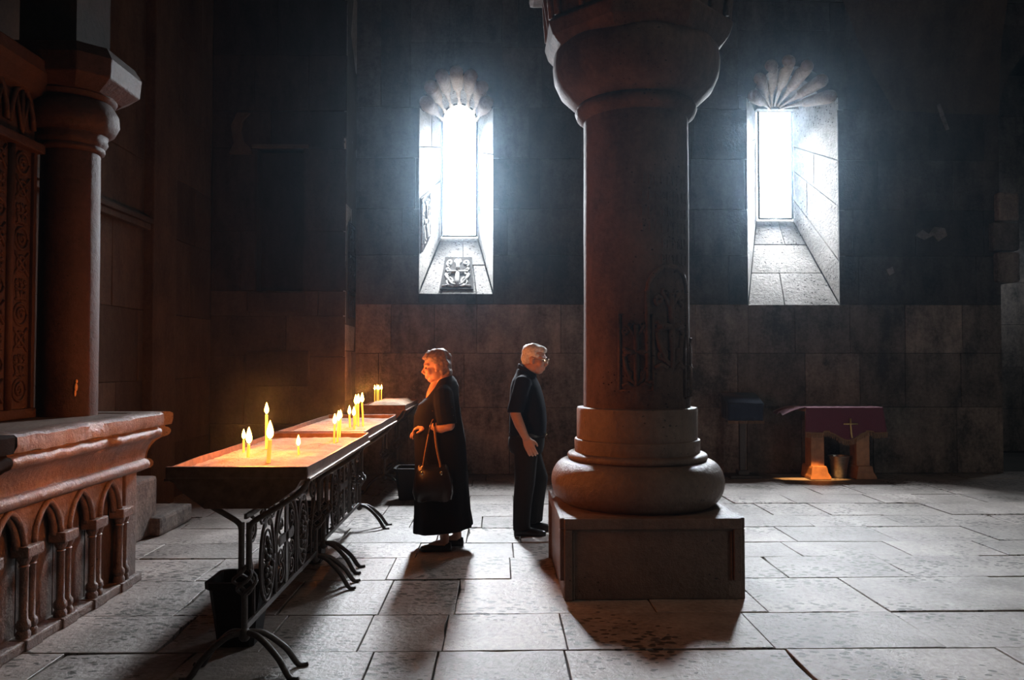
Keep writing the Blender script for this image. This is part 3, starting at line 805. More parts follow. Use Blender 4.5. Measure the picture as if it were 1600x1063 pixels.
def build_slender_column():
    cx, cy = -2.82, 5.32
    t = thing('slender_column', (cx, cy, 1.14), 'slender dark red column with bulging capital standing on the altar platform', 'column')
    obj('shaft', MB().lathe([(.182, 1.13), (.181, 1.6), (.179, 2.2), (.176, 2.92)], cx, cy, 40, jit=lambda a, z: .003 * fbm(math.cos(a) * 4, math.sin(a) * 4, z * 5)), M['pier'], t, smooth=50)
    obj('neck_ring', MB().lathe([(.176, 2.86), (.20, 2.875), (.205, 2.89), (.20, 2.905), (.21, 2.92), (.222, 2.94), (.215, 2.965), (.225, 2.985)], cx, cy, 36), M['pier'], t, smooth=50)
    obj('capital_bell', MB().lathe([(.22, 2.98), (.262, 3.01), (.29, 3.07), (.285, 3.13), (.25, 3.19), (.235, 3.21)], cx, cy, 36), M['pier'], t, smooth='all')
    obj('capital_ring', MB().lathe([(.235, 3.19), (.265, 3.205), (.275, 3.225), (.262, 3.245), (.28, 3.26)], cx, cy, 36), M['pier'], t, smooth=50)
    def sq(r, z): return [(cx + r * math.cos(R(45 + 90 * k + d)) * 1.25, cy + r * math.sin(R(45 + 90 * k + d)) * 1.25, z) for k in range(4) for d in (-14, 14)]
    obj('abacus', MB().loft([sq(.24, 3.23), sq(.33, 3.30), sq(.34, 3.42), sq(.30, 3.5)]), M['pier'], t, bevel=.01)
    obj('arch_springer', MB().box(cx - .22, cx + .14, cy - .22, cy + .22, 3.5, 7.6), M['wall_dark'], t)
    obj('wax_splash', MB().ellipsoid((cx + .125, cy - .135, 1.325), (.010, .014, .026)).ellipsoid((cx + .126, cy - .131, 1.362), (.007, .009, .014)).ellipsoid((cx + .122, cy - .139, 1.287), (.007, .009, .022)), plain('yellow_wax', (.45, .24, .08), rough=.4), t, smooth='all')
    return t
build_slender_column()
# ------------------------------------------------------------------ candle tables
M['sand'] = stone('candle_sand', (0.17, 0.12, 0.08), (0.46, 0.35, 0.24), rough=0.9, scale=4, bump=0.9, pits=0.12, vary=0.02, dist=0.01)
ZT = 1.0
def bend(pts, n=6):
    """smooth a polyline (Catmull-Rom)"""
    P = [Vector(p) for p in pts]; out = []
    for i in range(len(P) - 1):
        p0, p1, p2, p3 = P[max(i - 1, 0)], P[i], P[i + 1], P[min(i + 2, len(P) - 1)]
        for k in range(n):
            t = k / n
            out.append(0.5 * ((2 * p1) + (p2 - p0) * t + (2 * p0 - 5 * p1 + 4 * p2 - p3) * t * t + (3 * p1 - p0 - 3 * p2 + p3) * t ** 3))
    out.append(P[-1])
    return out

def candle_table(x0, x1, y0, y1, label, seed, panels=True, legs=(0.13, 0.13)):
    xc = (x0 + x1) / 2; hw = (x1 - x0) / 2
    t = thing('candle_table', (xc, (y0 + y1) / 2, 0), label, 'table', 'iron candle tables')
    # tray: flared rim over a tapering trough
    sec = [(-hw, ZT), (-hw, ZT - .055), (-hw + .03, ZT - .06), (-hw + .055, ZT - .10), (-hw * .45, ZT - .19), (hw * .45, ZT - .19), (hw - .055, ZT - .10), (hw - .03, ZT - .06), (hw, ZT - .055), (hw, ZT),
           (hw - .008, ZT), (hw - .012, ZT - .05), (hw - .06, ZT - .09), (hw * .42, ZT - .18), (-hw * .42, ZT - .18), (-hw + .06, ZT - .09), (-hw + .012, ZT - .05), (-hw + .008, ZT)]
    rings = []
    n = 14
    rnd = random.Random(seed)
    ph = rnd.uniform(0, 9)
    for i in range(n + 1):
        y = lerp(y0, y1, i / n)
        rings.append([(xc + a + (.006 * fbm(y * 2.2 + ph, a * 2, 0) if abs(a) > hw - .02 else 0), y, z + (.007 * fbm(y * 2.0 + ph, a * 3, 2) if z > ZT - .01 else 0)) for a, z in sec])
    obj('tray', MB().loft(rings), M['trayiron'], t, smooth=30)
    for y, s in ((y0, -1), (y1, 1)):
        out = sec[:10]
        obj('tray_end', MB().prism(out, lambda a, b, d: (xc + a, y + d * s, b), -.006, .006), M['trayiron'], t)
        obj('end_rim', MB().box(x0, x1, y - .012, y + .012, ZT - .05, ZT + .004, .004), M['trayiron'], t)
    # flange strip along both long sides
    for s in (-1, 1):
        obj('side_flange', MB().box(xc + s * hw - .012, xc + s * hw + .012, y0, y1, ZT - .066, ZT - .052, .003), M['trayiron'], t)
    # legs
    for yl, s in ((y0 + legs[0], -1), (y1 - legs[1], 1)):
        lg = obj('leg', leg_mesh(xc, yl, hw), M['iron'], t, smooth=50)
        for (dx, dy) in ((.24, -.07), (.24, .10), (-.24, -.07), (-.24, .10)):
            f = bend([(xc, yl, .20), (xc + dx * .32, yl + dy * .4, .185), (xc + dx * .72, yl + dy * .8, .10), (xc + dx * .97, yl + dy, .012), (xc + dx * 1.16, yl + dy * 1.1, .010)])
            obj('foot', MB().tube(f, [.015] * (len(f) - 6) + [.013] * 3 + [.010] * 3, 8), M['iron'], lg, smooth='all')
    # bottom rail and scroll panel
    ya, yb_ = y0 + legs[0], y1 - legs[1]
    obj('lower_rail', MB().box(xc - .008, xc + .008, ya, yb_, .205, .235, .003), M['iron'], t)
    obj('upper_rail', MB().box(xc - .008, xc + .008, ya, yb_, .735, .76, .003), M['iron'], t)
    if panels:
        Lp = yb_ - ya
        sc = Lp / 1.45
        fs = lambda s, z: (xc, ya + s * sc, z)
        def flatbar(pl, r=.007): return MB().tube([fs(a, b) for a, b in pl], r, 6)
        for c in (.36, 1.09):
            m = MB()
            m.tube([fs(a, b) for a, b in arc(c, .455, .12, 0, 360, 22, .215)], .009, 6)
            m.tube([fs(a, b) for a, b in arc(c, .44, .085, 0, 360, 20, .17)], .006, 6)
            ov = obj('oval_scroll', m, M['iron'], t, smooth='all')
            g = MB()
            rr = random.Random(seed * 7 + int(c * 10))
            for k in range(26):
                zz = lerp(.29, .56, k / 25); w = .058 * math.sin(PI * min(1, (zz - .24) / .36)) ** .7
                p = fs(c + rr.uniform(-w, w), zz)
                g.ellipsoid((p[0] + rr.uniform(-.012, .012), p[1], p[2]), (.016, .016, .018), 6, 5)
            obj('grape_cluster', g, M['iron'], ov, smooth='all', kind='stuff')
            m = MB()
            for s in (-1, 1):
                m.tube([fs(a, b) for a, b in scroll(c + s * .09, .70, .05, 180 if s > 0 else 0, s * 1.4, 14, .2)], .007, 5)
                m.tube([fs(a, b) for a, b in [(c, .67), (c + s * .03, .70), (c + s * .05, .735)]], .007, 5)
                m.ellipsoid(fs(c + s * .04, .65), (.006, .04, .028), 8, 6)
            obj('leaf_scroll', m, M['iron'], t, smooth='all')
        m = MB()
        m.tube([fs(a, b) for a, b in [(.50, .235), (.50, .50)] + arc(.725, .50, .225, 180, 0, 16, .235) + [(.95, .235)]], .010, 6)
        m.tube([fs(a, b) for a, b in [(.535, .235), (.535, .49)] + arc(.725, .49, .19, 180, 0, 16, .20) + [(.915, .235)]], .006, 6)
        ap = obj('arch_scroll', m, M['iron'], t, smooth='all')
        m = MB()
        m.box(xc - .006, xc + .006, ya + .70 * sc, ya + .75 * sc, .235, .66)
        m.box(xc - .006, xc + .006, ya + .60 * sc, ya + .85 * sc, .47, .52)
        for (a, b) in ((.60, .495), (.85, .495), (.725, .66)):
            m.ellipsoid(fs(a, b), (.008, .035 * sc, .035), 8, 6)
        obj('iron_cross', m, M['iron'], ap)
        for s in (-1, 1):
            m = MB()
            for (zz, r_, a0) in ((.31, .065, 90), (.405, .055, -90), (.58, .05, -90)):
                m.tube([fs(a, b) for a, b in scroll(.725 + s * .11, zz, r_, a0, s * 1.5, 16, .2)], .006, 5)
            m.tube([fs(a, b) for a, b in [(.725 + s * .03, .24), (.725 + s * .06, .36), (.725 + s * .05, .45)]], .006, 5)
            obj('inner_scroll', m, M['iron'], ap, smooth='all')
            # big corner scrolls by the legs
            m = MB()
            e = .725 + s * .65
            m.tube([fs(a, b) for a, b in scroll(e - s * .02, .66, .07, 90, s * 1.6, 18, .2)], .009, 6)
            m.tube([fs(a, b) for a, b in [(e + s * .05, .66), (e - s * .01, .52), (e - s * .06, .40), (e - s * .06, .24)]], .008, 6)
            obj('corner_scroll', m, M['iron'], t, smooth='all')
    return t

def leg_mesh(xc, y, hw):
    m = MB()
    # twin bars above, basket twist, single bar below, arms cradling the tray
    for s in (-1, 1):
        m.tube([(xc + s * .018, y, .50), (xc + s * .018, y, .72)], .015, 8)
        a = bend([(xc + s * .018, y, .66), (xc + s * .03, y, .715), (xc + s * .10, y, .762), (xc + s * hw * .5, y, .798), (xc + s * hw * .80, y, .866), (xc + s * hw * .93, y, .93)])
        m.tube(a, .014, 8)
    for k in range(4):
        a0 = k * PI / 2
        pts = []
        for i in range(11):
            t_ = i / 10
            r_ = .012 + .042 * math.sin(PI * t_)
            a_ = a0 + t_ * PI * 1.1
            pts.append((xc + r_ * math.cos(a_), y + r_ * math.sin(a_), lerp(.38, .51, t_)))
        m.tube(pts, .009, 6)
    m.tube([(xc, y, .18), (xc, y, .40)], .015, 8)
    m.ellipsoid((xc, y, .19), (.03, .03, .035), 10, 6)
    return m

def sand(x0, x1, y0, y1, peak, label, seed):
    nx, ny = 22, 60
    m = MB(); vs = []
    for j in range(ny + 1):
        for i in range(nx + 1):
            u, v = i / nx, j / ny
            e = min(1, min(u, 1 - u) * 5) * min(1, min(v, 1 - v) * 9)
            z = ZT - .028 + (peak + .02 * fbm(u * 3 + seed, v * 7, 1)) * e + .008 * fbm(u * 14 + seed, v * 40, 0)
            vs.append((lerp(x0 + .016, x1 - .016, u), lerp(y0 + .016, y1 - .016, v), min(z, ZT + .06)))
    b = len(vs)
    vs += [(x0 + .02, y0 + .02, ZT - .045), (x1 - .02, y0 + .02, ZT - .045), (x1 - .02, y1 - .02, ZT - .045), (x0 + .02, y1 - .02, ZT - .045)]
    fs = [(j * (nx + 1) + i, j * (nx + 1) + i + 1, (j + 1) * (nx + 1) + i + 1, (j + 1) * (nx + 1) + i) for j in range(ny) for i in range(nx)]
    fs.append((b + 3, b + 2, b + 1, b))
    m.add(vs, fs)
    return obj('sand_bed', m, M['sand'], None, smooth='all', label=label, cat='sand', kind='stuff', fix=False)
TB = [(-1.525, -0.875, 3.74, 5.50), (-1.54, -0.92, 5.62, 7.36), (-1.51, -1.02, 8.98, 10.35)]
candle_table(*TB[0], 'iron candle table with grape scrollwork closest to the viewer, beside the altar platform', 1)
candle_table(*TB[1], 'middle iron candle table between the nearest one and the one by the wall', 2)
candle_table(*TB[2], 'smallest far iron candle table against the back wall beside the woman', 3, panels=False, legs=(.12, .12))
sand(*TB[0], .010, 'orange lit sand filling the nearest candle tray', 1.0)
sand(*TB[1], .012, 'sand filling the middle candle tray', 4.0)
sand(*TB[2], .055, 'mounded pale sand in the far candle tray', 7.0)

# ------------------------------------------------------------------ candles
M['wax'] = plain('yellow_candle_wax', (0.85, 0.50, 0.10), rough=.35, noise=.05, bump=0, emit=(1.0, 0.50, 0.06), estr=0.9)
M['flame'] = plain('candle_flame', (1.0, .7, .3), noise=0, bump=0, emit=(1.0, 0.45, 0.08), estr=22)
M['wick'] = plain('burnt_wick', (.02, .02, .02))
CANDLE_RGB = (1.0, 0.24, 0.04)
CANDLE_W = 1.25
def candle(x, y, zb, h, r, lean, label, group, flame=1.0, watts=1.0, light=True):
    t = thing('candle', (x, y, zb), label, 'candle', group)
    top = Vector((x + lean[0] * h, y + lean[1] * h, zb + h))
    m = MB().tube([(x, y, zb - .03), (lerp(x, top.x, .5), lerp(y, top.y, .5), zb + h * .5), tuple(top), (top.x, top.y, top.z + .002)], [r, r, r * .95, r * .6], 8)
    obj('stick', m, M['wax'], t, smooth=50)
    obj('wick', MB().tube([tuple(top), (top.x + .001, top.y, top.z + .010)], .0014, 5), M['wick'], t)
    fh = .060 * flame; fr = .0118 * flame
    prof = [(.001, .0), (.55 * fr, .06 * fh), (.95 * fr, .22 * fh), (fr, .36 * fh), (.8 * fr, .56 * fh), (.45 * fr, .78 * fh), (.12 * fr, .96 * fh), (.01 * fr, fh)]
    m = MB().lathe([(a, top.z + .006 + z) for a, z in prof], top.x, top.y, 10)
    obj('flame', m, M['flame'], t, smooth='all')
    if light:
        d = bpy.data.lights.new('candle_light', 'POINT'); d.energy = watts * CANDLE_W; d.color = CANDLE_RGB; d.shadow_soft_size = .03
        lo = bpy.data.objects.new('candle_light', d); COL.objects.link(lo); lo.location = (top.x, top.y, top.z + fh + .03)
        lo.parent = t; lo.matrix_parent_inverse = Matrix.Translation(-t.location)
    return t
GN, GM, GF = 'candles in the nearest tray', 'candles in the middle tray', 'thin candles in the far tray'
candle(-1.31, 4.60, .985, .20, .0085, (-.01, 0), 'tallest single candle standing free in the nearest tray', GN, 1.1, 9)
candle(-1.148, 4.06, .98, .115, .0105, (.07, 0), 'thick bright candle closest to the viewer at the front of the nearest tray', GN, 1.55, 11)
candle(-1.425, 4.55, .985, .062, .0065, (0, 0), 'thin short candle leftmost in the nearest tray', GN, .95, 6)
candle(-1.336, 4.337, .985, .058, .0085, (.1, 0), 'short candle with a broad flame beside the leftmost one in the nearest tray', GN, 1.5, 9)
candle(-1.091, 4.453, .985, .034, .006, (-.1, 0), 'very short stub candle alone near the right rim of the nearest tray', GN, 1.0, 4)
candle(-1.026, 5.088, .985, .105, .0065, (.03, 0), 'left of the three slim candles at the far end of the nearest tray', GN, 1.1, 6)
candle(-1.022, 5.17, .985, .119, .0065, (.06, 0), 'middle of the three slim candles at the far end of the nearest tray', GN, 1.1, 6)
candle(-1.055, 5.42, .985, .116, .0065, (.04, 0), 'right of the three slim candles at the far end of the nearest tray', GN, 1.0, 5)
candle(-1.122, 6.168, .99, .088, .0075, (-.07, 0), 'left of the two shorter candles in the middle tray', GM, 1.15, 6)
candle(-1.057, 5.991, .99, .09, .0075, (-.06, 0), 'right of the two shorter candles in the middle tray', GM, 1.15, 6)
candle(-1.122, 6.418, .99, .153, .0075, (-.01, 0), 'leftmost of the three tall candles in the middle tray', GM, 1.3, 8)
candle(-1.091, 6.353, .99, .161, .0075, (-.01, 0), 'centre one of the three tall candles in the middle tray', GM, 1.3, 8)
candle(-1.052, 6.353, .99, .171, .0075, (-.06, 0), 'rightmost leaning one of the three tall candles in the middle tray', GM, 1.3, 8)
for k, (xx, w) in enumerate((('leftmost', -1.448), ('second from left', -1.424), ('third from left', -1.400), ('rightmost', -1.373))):
    candle(w, 9.55 + .03 * (k % 2), 1.035, .11 + .004 * (k % 2), .0065, (0, 0), xx + ' of four thin candles close together in the far tray', GF, 1.0, 3)
# ------------------------------------------------------------------ black bins under the tables
M['black_plastic'] = plain('black_plastic', (.006, .006, .0065), rough=.6, spec=.15, bump=.05)
M['bucket'] = plain('galvanised_metal', (.42, .40, .37), rough=.38, metal=.9, noise=.2)
def bin_(x, y, w0, w1, h, label, group, z0=.0):
    t = thing('waste_bin', (x, y, z0), label, 'bin', group)
    def sq(r, z): return [(x + a * r, y + b * r, z) for a, b in ((-.8, -1), (.8, -1), (1, -.8), (1, .8), (.8, 1), (-.8, 1), (-1, .8), (-1, -.8))]
    obj('body', MB().loft([sq(w0, z0 + .002), sq(w0, z0 + .01), sq(w1, z0 + h), sq(w1 - .01, z0 + h), sq(w0 - .01, z0 + .02)]), M['black_plastic'], t)
    obj('rim', MB().loft([sq(w1 - .005, z0 + h - .03), sq(w1 + .012, z0 + h - .03), sq(w1 + .014, z0 + h + .005), sq(w1 - .012, z0 + h + .005), sq(w1 - .012, z0 + h - .03)], cap=False), M['black_plastic'], t)
    return t
bin_(-1.365, 4.33, .095, .135, .34, 'black tapered bin standing under the front end of the nearest candle table', 'black bins')
bin_(-1.40, 6.05, .10, .14, .42, 'black bin under the near end of the middle candle table', 'black bins')
bin_(-0.93, 8.75, .12, .16, .34, 'black bin on the floor in front of the far candle table beside the woman', 'black bins')

# ------------------------------------------------------------------ lectern
M['blue_cloth'] = plain('dark_blue_cloth', (.010, .018, .040), rough=.9, sheen=.1, bump=.2, nscale=120)
M['fringe'] = plain('dull_gold_fringe', (.22, .13, .07), rough=.8)
def lectern():
    x, y = 3.17, 10.30
    t = thing('lectern', (x, y, 0), 'slim reading stand draped in dark blue cloth against the wall', 'lectern')
    obj('post', MB().box(x - .04, x + .04, y - .03, y + .03, .03, .80, .008), M['iron'], t)
    obj('base', MB().box(x - .2, x + .2, y - .16, y + .16, .0, .035, .01).box(x - .07, x + .07, y - .07, y + .07, .03, .09, .01), M['iron'], t)
    def sl(u, v, o): return (x + u, y - .17 + v + o * 0, .92 + v * .35 + o)
    m = MB().add([sl(u, v, o) for o in (0, .03) for u, v in ((-.22, 0), (.22, 0), (.22, .34), (-.22, .34))], [(0, 3, 2, 1), (4, 5, 6, 7), (0, 1, 5, 4), (1, 2, 6, 5), (2, 3, 7, 6), (3, 0, 4, 7)])
    obj('desk_board', m, M['iron'], t)
    rings = []
    for k, (d, z) in enumerate(((0, .735), (.0, .80), (.0, .88), (.008, .945), (-.002, .958))):
        ring = []
        for i in range(41):
            s = i / 40 * 1.12
            if s < .34: p = (x - .225 - d, y + .17 - s)
            elif s < .78: p = (x - .225 + (s - .34) * 1.023, y - .175 - d)
            else: p = (x + .225 + d, y - .17 + (s - .78))
            w = .008 * math.sin(i * 1.7) * (1 - k / 4)
            lift = max(0, p[1] - (y - .17)) * .35 * (1 if k > 2 else .3)
            ring.append((p[0] + (w if s < .34 or s > .78 else 0), p[1] - (w if .34 <= s <= .78 else 0), z + lift))
        rings.append(ring)
    cl = obj('cloth', MB().loft(rings, cap=False, closed=False).add([sl(u, v, .036) for u, v in ((-.225, -.005), (.225, -.005), (.225, .34), (-.225, .34))], [(0, 1, 2, 3)]), M['blue_cloth'], t, smooth=60)
    sm = cl.modifiers.new('solid', 'SOLIDIFY'); sm.thickness = .006
    m = MB()
    for i in range(34):
        u = lerp(-.225, .225, i / 33)
        m.tube([(x + u, y - .178, .738), (x + u + .002, y - .18, .70)], .0035, 4)
    obj('fringe', m, M['fringe'], cl, kind='stuff')
lectern()

# ------------------------------------------------------------------ trestle table under a burgundy cloth
M['velvet'] = plain('burgundy_velvet', (.085, .008, .026), rough=.8, sheen=.25, bump=.15, nscale=90)
M['oak'] = plain('orange_brown_wood', (.30, .13, .05), rough=.5, noise=.25, nscale=14)
M['gold'] = plain('gold_braid', (.55, .42, .18), rough=.35, metal=.5)
TX0, TX1, TY0, TY1, TZ = 3.88, 4.86, 10.0, 10.46, .905
def offering_table():
    t = thing('offering_table', ((TX0 + TX1) / 2, 10.2, 0), 'wooden trestle table covered by the burgundy cloth with a gold cross', 'table')
    obj('table_top', MB().box(TX0 + .02, TX1 - .02, TY0 + .02, TY1, TZ - .05, TZ - .008, .006), M['oak'], t)
    for xa in (3.985, 4.565):
        lg = obj('leg', MB().box(xa, xa + .17, TY0 + .10, TY0 + .30, .12, TZ - .05, .008), M['oak'], t)
        for s in (-1, 1):
            pass
        poly = [(-.03, 0), (.235, 0), (.235, .03), (.215, .06), (.195, .09), (.185, .14), (.17, .17), (0, .17), (-.012, .14), (-.02, .06), (-.03, .03)]
        obj('foot', MB().prism(poly, lambda a, b, d: (xa + a, d, b), TY0 + .04, TY0 + .38), M['oak'], t, bevel=.008)
    obj('stretcher', MB().box(4.15, 4.57, TY0 + .18, TY0 + .22, .62, .70, .006), M['oak'], t)
    return t
offering_table()
def cloth():
    t = thing('altar_cloth', ((TX0 + TX1) / 2, 10.2, TZ), 'burgundy velvet cloth with scalloped fringed hem and gold cross', 'cloth')
    n = 60
    def hem(u):   # u 0..1 along the front
        c = .62 - .03
        s = .5 - abs(u - .5)
        mid = max(0, 1 - abs(u - .52) / .24)
        return .600 - .012 * math.sin(u * 9) - .115 * (mid * mid * (3 - 2 * mid)) + (.02 if .22 < u < .30 or .74 < u < .82 else 0)
    rings = []
    for k in range(9):
        v = k / 8
        ring = []
        for i in range(n + 1):
            u = i / n
            z = lerp(hem(u), TZ + .004, v)
            w = .018 * math.sin(u * 23 + 1) * (1 - v) ** 1.3
            ring.append((lerp(TX0 - .03 * (1 - v) * .5, TX1 + .05 * (1 - v), u), TY0 - .012 - w * .6 - .008 * (1 - v), z))
        rings.append(ring)
    rings.append([(lerp(TX0, TX1, i / n), TY0 + .004, TZ + .012) for i in range(n + 1)])
    rings.append([(lerp(TX0, TX1, i / n), TY1 + .0, TZ + .012 + .006 * math.sin(i * .7)) for i in range(n + 1)])
    o = obj('drape', MB().loft(rings, cap=False, closed=False), M['velvet'], t, smooth=50)
    o.modifiers.new('s', 'SOLIDIFY').thickness = .006
    # corner of the cloth spreading over the end, propped outwards to the left
    rr = []
    for k in range(6):
        v = k / 5
        rr.append([(lerp(TX0 + .005, TX0 - .26, v) + .012 * math.sin(j * 2 + v * 3), lerp(TY0 + .02, TY1 - .02, j / 8), TZ + .010 - .09 * v ** 1.6 - (.02 * math.sin(j * 1.3) * v)) for j in range(9)])
    o2 = obj('side_drape', MB().loft(rr, cap=False, closed=False), M['velvet'], t, smooth=60)
    o2.modifiers.new('s', 'SOLIDIFY').thickness = .006
    rr = []
    for k in range(5):
        v = k / 4
        rr.append([(TX1 + .002 + .05 * v + .01 * math.sin(j * 2), lerp(TY0, TY1 - .02, j / 8), TZ + .010 - .29 * v) for j in range(9)])
    o3 = obj('side_drape', MB().loft(rr, cap=False, closed=False), M['velvet'], t, smooth=60)
    o3.modifiers.new('s', 'SOLIDIFY').thickness = .006
    m = MB()
    rnd = random.Random(3)
    for i in range(90):
        u = i / 89
        x = lerp(TX0 - .015, TX1 + .05, u); z = hem(u); y = TY0 - .02 - .011 * math.sin(u * 23 + 1)
        m.tube([(x, y, z + .006), (x + rnd.uniform(-.006, .006), y - .004, z - .03), (x + rnd.uniform(-.01, .01), y, z - .062)], .0035, 4)
    m.tube([(lerp(TX0 - .015, TX1 + .05, i / 60), TY0 - .022 - .011 * math.sin(i / 60 * 23 + 1), hem(i / 60) + .004) for i in range(61)], .007, 5)
    obj('fringe', m, M['fringe'], o, kind='stuff')
    cx = 4.435; yy = TY0 - .03
    m = MB().tube([(cx, yy - .004, .775), (cx, yy - .006, .68), (cx + .004, yy - .01, .60), (cx + .012, yy - .016, .53)], .011, 6).tube([(cx - .085, yy - .004, .705), (cx, yy - .01, .707), (cx + .09, yy - .004, .706)], .010, 6)
    obj('gold_cross', m, M['gold'], o, smooth='all')
cloth()
def bucket():
    x, y = 4.40, 10.24
    t = thing('bucket', (x, y, 0), 'dull grey metal bucket on the floor between the trestle legs', 'bucket')
    obj('body', MB().lathe([(.085, .002), (.09, .01), (.125, .27), (.128, .275), (.12, .272), (.085, .02)], x, y, 28), M['bucket'], t, smooth=40)
    obj('rim', MB().tube([(x + .126 * math.cos(a), y + .126 * math.sin(a), .275) for a in [2 * PI * i / 28 for i in range(29)]], .006, 6), M['bucket'], t, smooth='all')
    obj('handle', MB().tube([(x + .128 * math.cos(a), y - .02 - .05 * math.sin(a), .265 - .07 * math.sin(a)) for a in [PI * i / 12 for i in range(13)]], .004, 5), M['bucket'], t, smooth='all')
bucket()
# low shaft of late sunlight falling across the foot of the trestle
d = bpy.data.lights.new('sunbeam', 'SPOT'); d.energy = 14000; d.color = (1.0, .50, .16); d.spot_size = R(3.4); d.spot_blend = .35; d.shadow_soft_size = .02
o = bpy.data.objects.new('sunbeam', d); COL.objects.link(o); o.location = (3.4, 5.2, 7.2)
o.rotation_euler = (Vector((4.0, 10.12, 0.0)) - Vector(o.location)).to_track_quat('-Z', 'X').to_euler()
o.scale = (0.42, 1.9, 1)
# ------------------------------------------------------------------ people
M['skin'] = plain('skin', (.46, .255, .18), rough=.5, noise=.06, nscale=40, bump=.05)
M['black_dress'] = plain('black_dress_fabric', (.006, .006, .0075), rough=.9, spec=.12, nscale=150, bump=.15)
M['navy_shirt'] = plain('dark_navy_shirt', (.010, .011, .017), rough=.9, spec=.15, nscale=150, bump=.15)
M['trousers'] = plain('dark_grey_trousers', (.018, .017, .018), rough=.9, spec=.15, nscale=150, bump=.15)
M['leather'] = plain('black_leather', (.010, .009, .010), rough=.28, bump=.1)
M['hair_brown'] = plain('grey_brown_hair', (.20, .14, .11), rough=.55, noise=.45, nscale=55, bump=.6)
M['hair_white'] = plain('white_hair', (.62, .60, .57), rough=.5, noise=.25, nscale=60, bump=.6)
M['eye'] = plain('eye', (.05, .035, .03), rough=.15, noise=0, bump=0)
M['gilt'] = plain('gilt_metal', (.75, .65, .45), rough=.2, metal=1.0, noise=0, bump=0)
M['strap'] = plain('tan_bag_strap', (.35, .17, .05), rough=.35, bump=.1)
M['hose'] = plain('dark_stocking', (.05, .04, .038), rough=.7)

def frame(loc, heading):
    """local x forward, y left, z up -> world"""
    mt = Matrix.Translation(loc) @ Matrix.Rotation(heading, 4, 'Z')
    return lambda p: tuple(mt @ Vector(p))
class Body(MB):
    def __init__(s, fr): super().__init__(); s.fr = fr
    def T(s, pts, rad, segs=12, **k): return s.tube([s.fr(p) for p in pts], rad, segs, **k)
    def E(s, c, r, rot=None):
        # rotate radii axes with the heading by building in local space
        m = MB().ellipsoid(c, r, 18, 12, rot)
        return s.add([s.fr(v) for v in m.v], m.f)
    def rings(s, rows, seg=28, power=2.3):
        rr = []
        for z, c, h, lat, *tilt in rows:
            ring = []
            for j in range(seg):
                a = 2 * PI * j / seg
                ca, sa = math.cos(a), math.sin(a)
                q = (abs(ca) ** power + abs(sa) ** power) ** (-1 / power)
                x = c + h * ca * q; y = lat * sa * q
                dz = tilt[0] * ca * q * h if tilt else 0
                ring.append(s.fr((x, y, z + dz)))
            rr.append(ring)
        return s.loft(rr)
def head(b, pos, pitch, yaw, k=1.0, female=False):
    """head fused into body b; returns the head's local frame"""
    mt = Matrix.Translation(pos) @ Matrix.Rotation(yaw, 4, 'Z') @ Matrix.Rotation(pitch, 4, 'Y') @ Matrix.Scale(k, 4)
    hf = lambda p: tuple(mt @ Vector(p))
    def E(c, r):
        m = MB().ellipsoid(c, r, 20, 14)
        b.add([b.fr(hf(v)) for v in m.v], m.f)
    def T(pts, rad):
        b.tube([b.fr(hf(p)) for p in pts], [r_ * k for r_ in rad] if isinstance(rad, list) else rad * k, 10)
    E((-.012, 0, .032), (.098, .077, .088)); E((.028, 0, -.030), (.066, .061, .085)); E((.045, 0, -.098), (.040, .040, .028))
    for s in (-1, 1):
        E((.004, s * .036, -.070), (.052, .028, .042)); E((.062, s * .036, -.034), (.030, .028, .030)); E((.066, s * .034, .018), (.022, .030, .012))
        E((-.006, s * .074, -.012), (.020, .010, .033)); E((.004, s * .076, -.036), (.012, .010, .014))
        E((.101, s * .012, -.047), (.012, .010, .009))
    T([(.084, 0, .012), (.098, 0, -.014), (.116, 0, -.040)], [.009, .010, .014])
    E((.083, 0, .022), (.014, .032, .016)); E((.089, 0, -.070), (.013, .024, .007)); E((.086, 0, -.083), (.013, .020, .008)); E((.076, 0, -.062), (.022, .034, .024))
    return hf
def hand(b, wrist, direction, palm_n, thumb_side, curl=35, k=1.0, spread=.1):
    """palm and five bent fingers; direction = wrist to knuckles, palm_n = out of the palm, thumb_side = +1/-1"""
    d = Vector(direction).normalized(); n = Vector(palm_n); n = (n - d * n.dot(d)).normalized(); w = d.cross(n) * thumb_side
    o = Vector(wrist)
    P = lambda a, c, e: tuple(o + (d * a + w * c + n * e) * k)
    for c in (-.028, -.010, .010, .028):
        b.T([P(-.01, c * .6, 0), P(.04, c * .95, .002), P(.085, c, 0)], [.016 * k, .017 * k, .013 * k], 8)
    for i, (c, L) in enumerate(((-.031, .060), (-.011, .074), (.011, .080), (.031, .072))):
        c2 = c * (1 + spread)
        p = Vector((.085, c, 0)); a = R(curl * .55); pts = [P(.075, c, 0), P(*p)]
        for seg_, s_ in enumerate((.45, .32, .26)):
            p = p + Vector((math.cos(a) * L * s_, (c2 - c) * .5 + c * spread * .4, math.sin(a) * L * s_)); pts.append(P(*p)); a += R(curl)
        b.T(pts, [.0095 * k, .009 * k, .0085 * k, .008 * k, .0065 * k], 8)
    b.T([P(.015, .026, .004), P(.040, .048, .012), P(.066, .056, .022), P(.088, .054, .032)], [.013 * k, .0115 * k, .010 * k, .0075 * k], 8)
def hair_shell(fr, hf, parts, vox, mat, parent, amp, freq, name='hair'):
    m = MB()
    for c, r in parts:
        e = MB().ellipsoid(c, r, 26, 18)
        vv = []
        for v in e.v:
            p = Vector(v); q = (p - Vector(c)).normalized()
            p = p + q * amp * fbm(p.x * freq, p.y * freq, p.z * freq)
            vv.append(fr(hf(p)))
        m.add(vv, e.f)
    return obj(name, remesh(m, vox, 1), mat, parent, smooth='all')
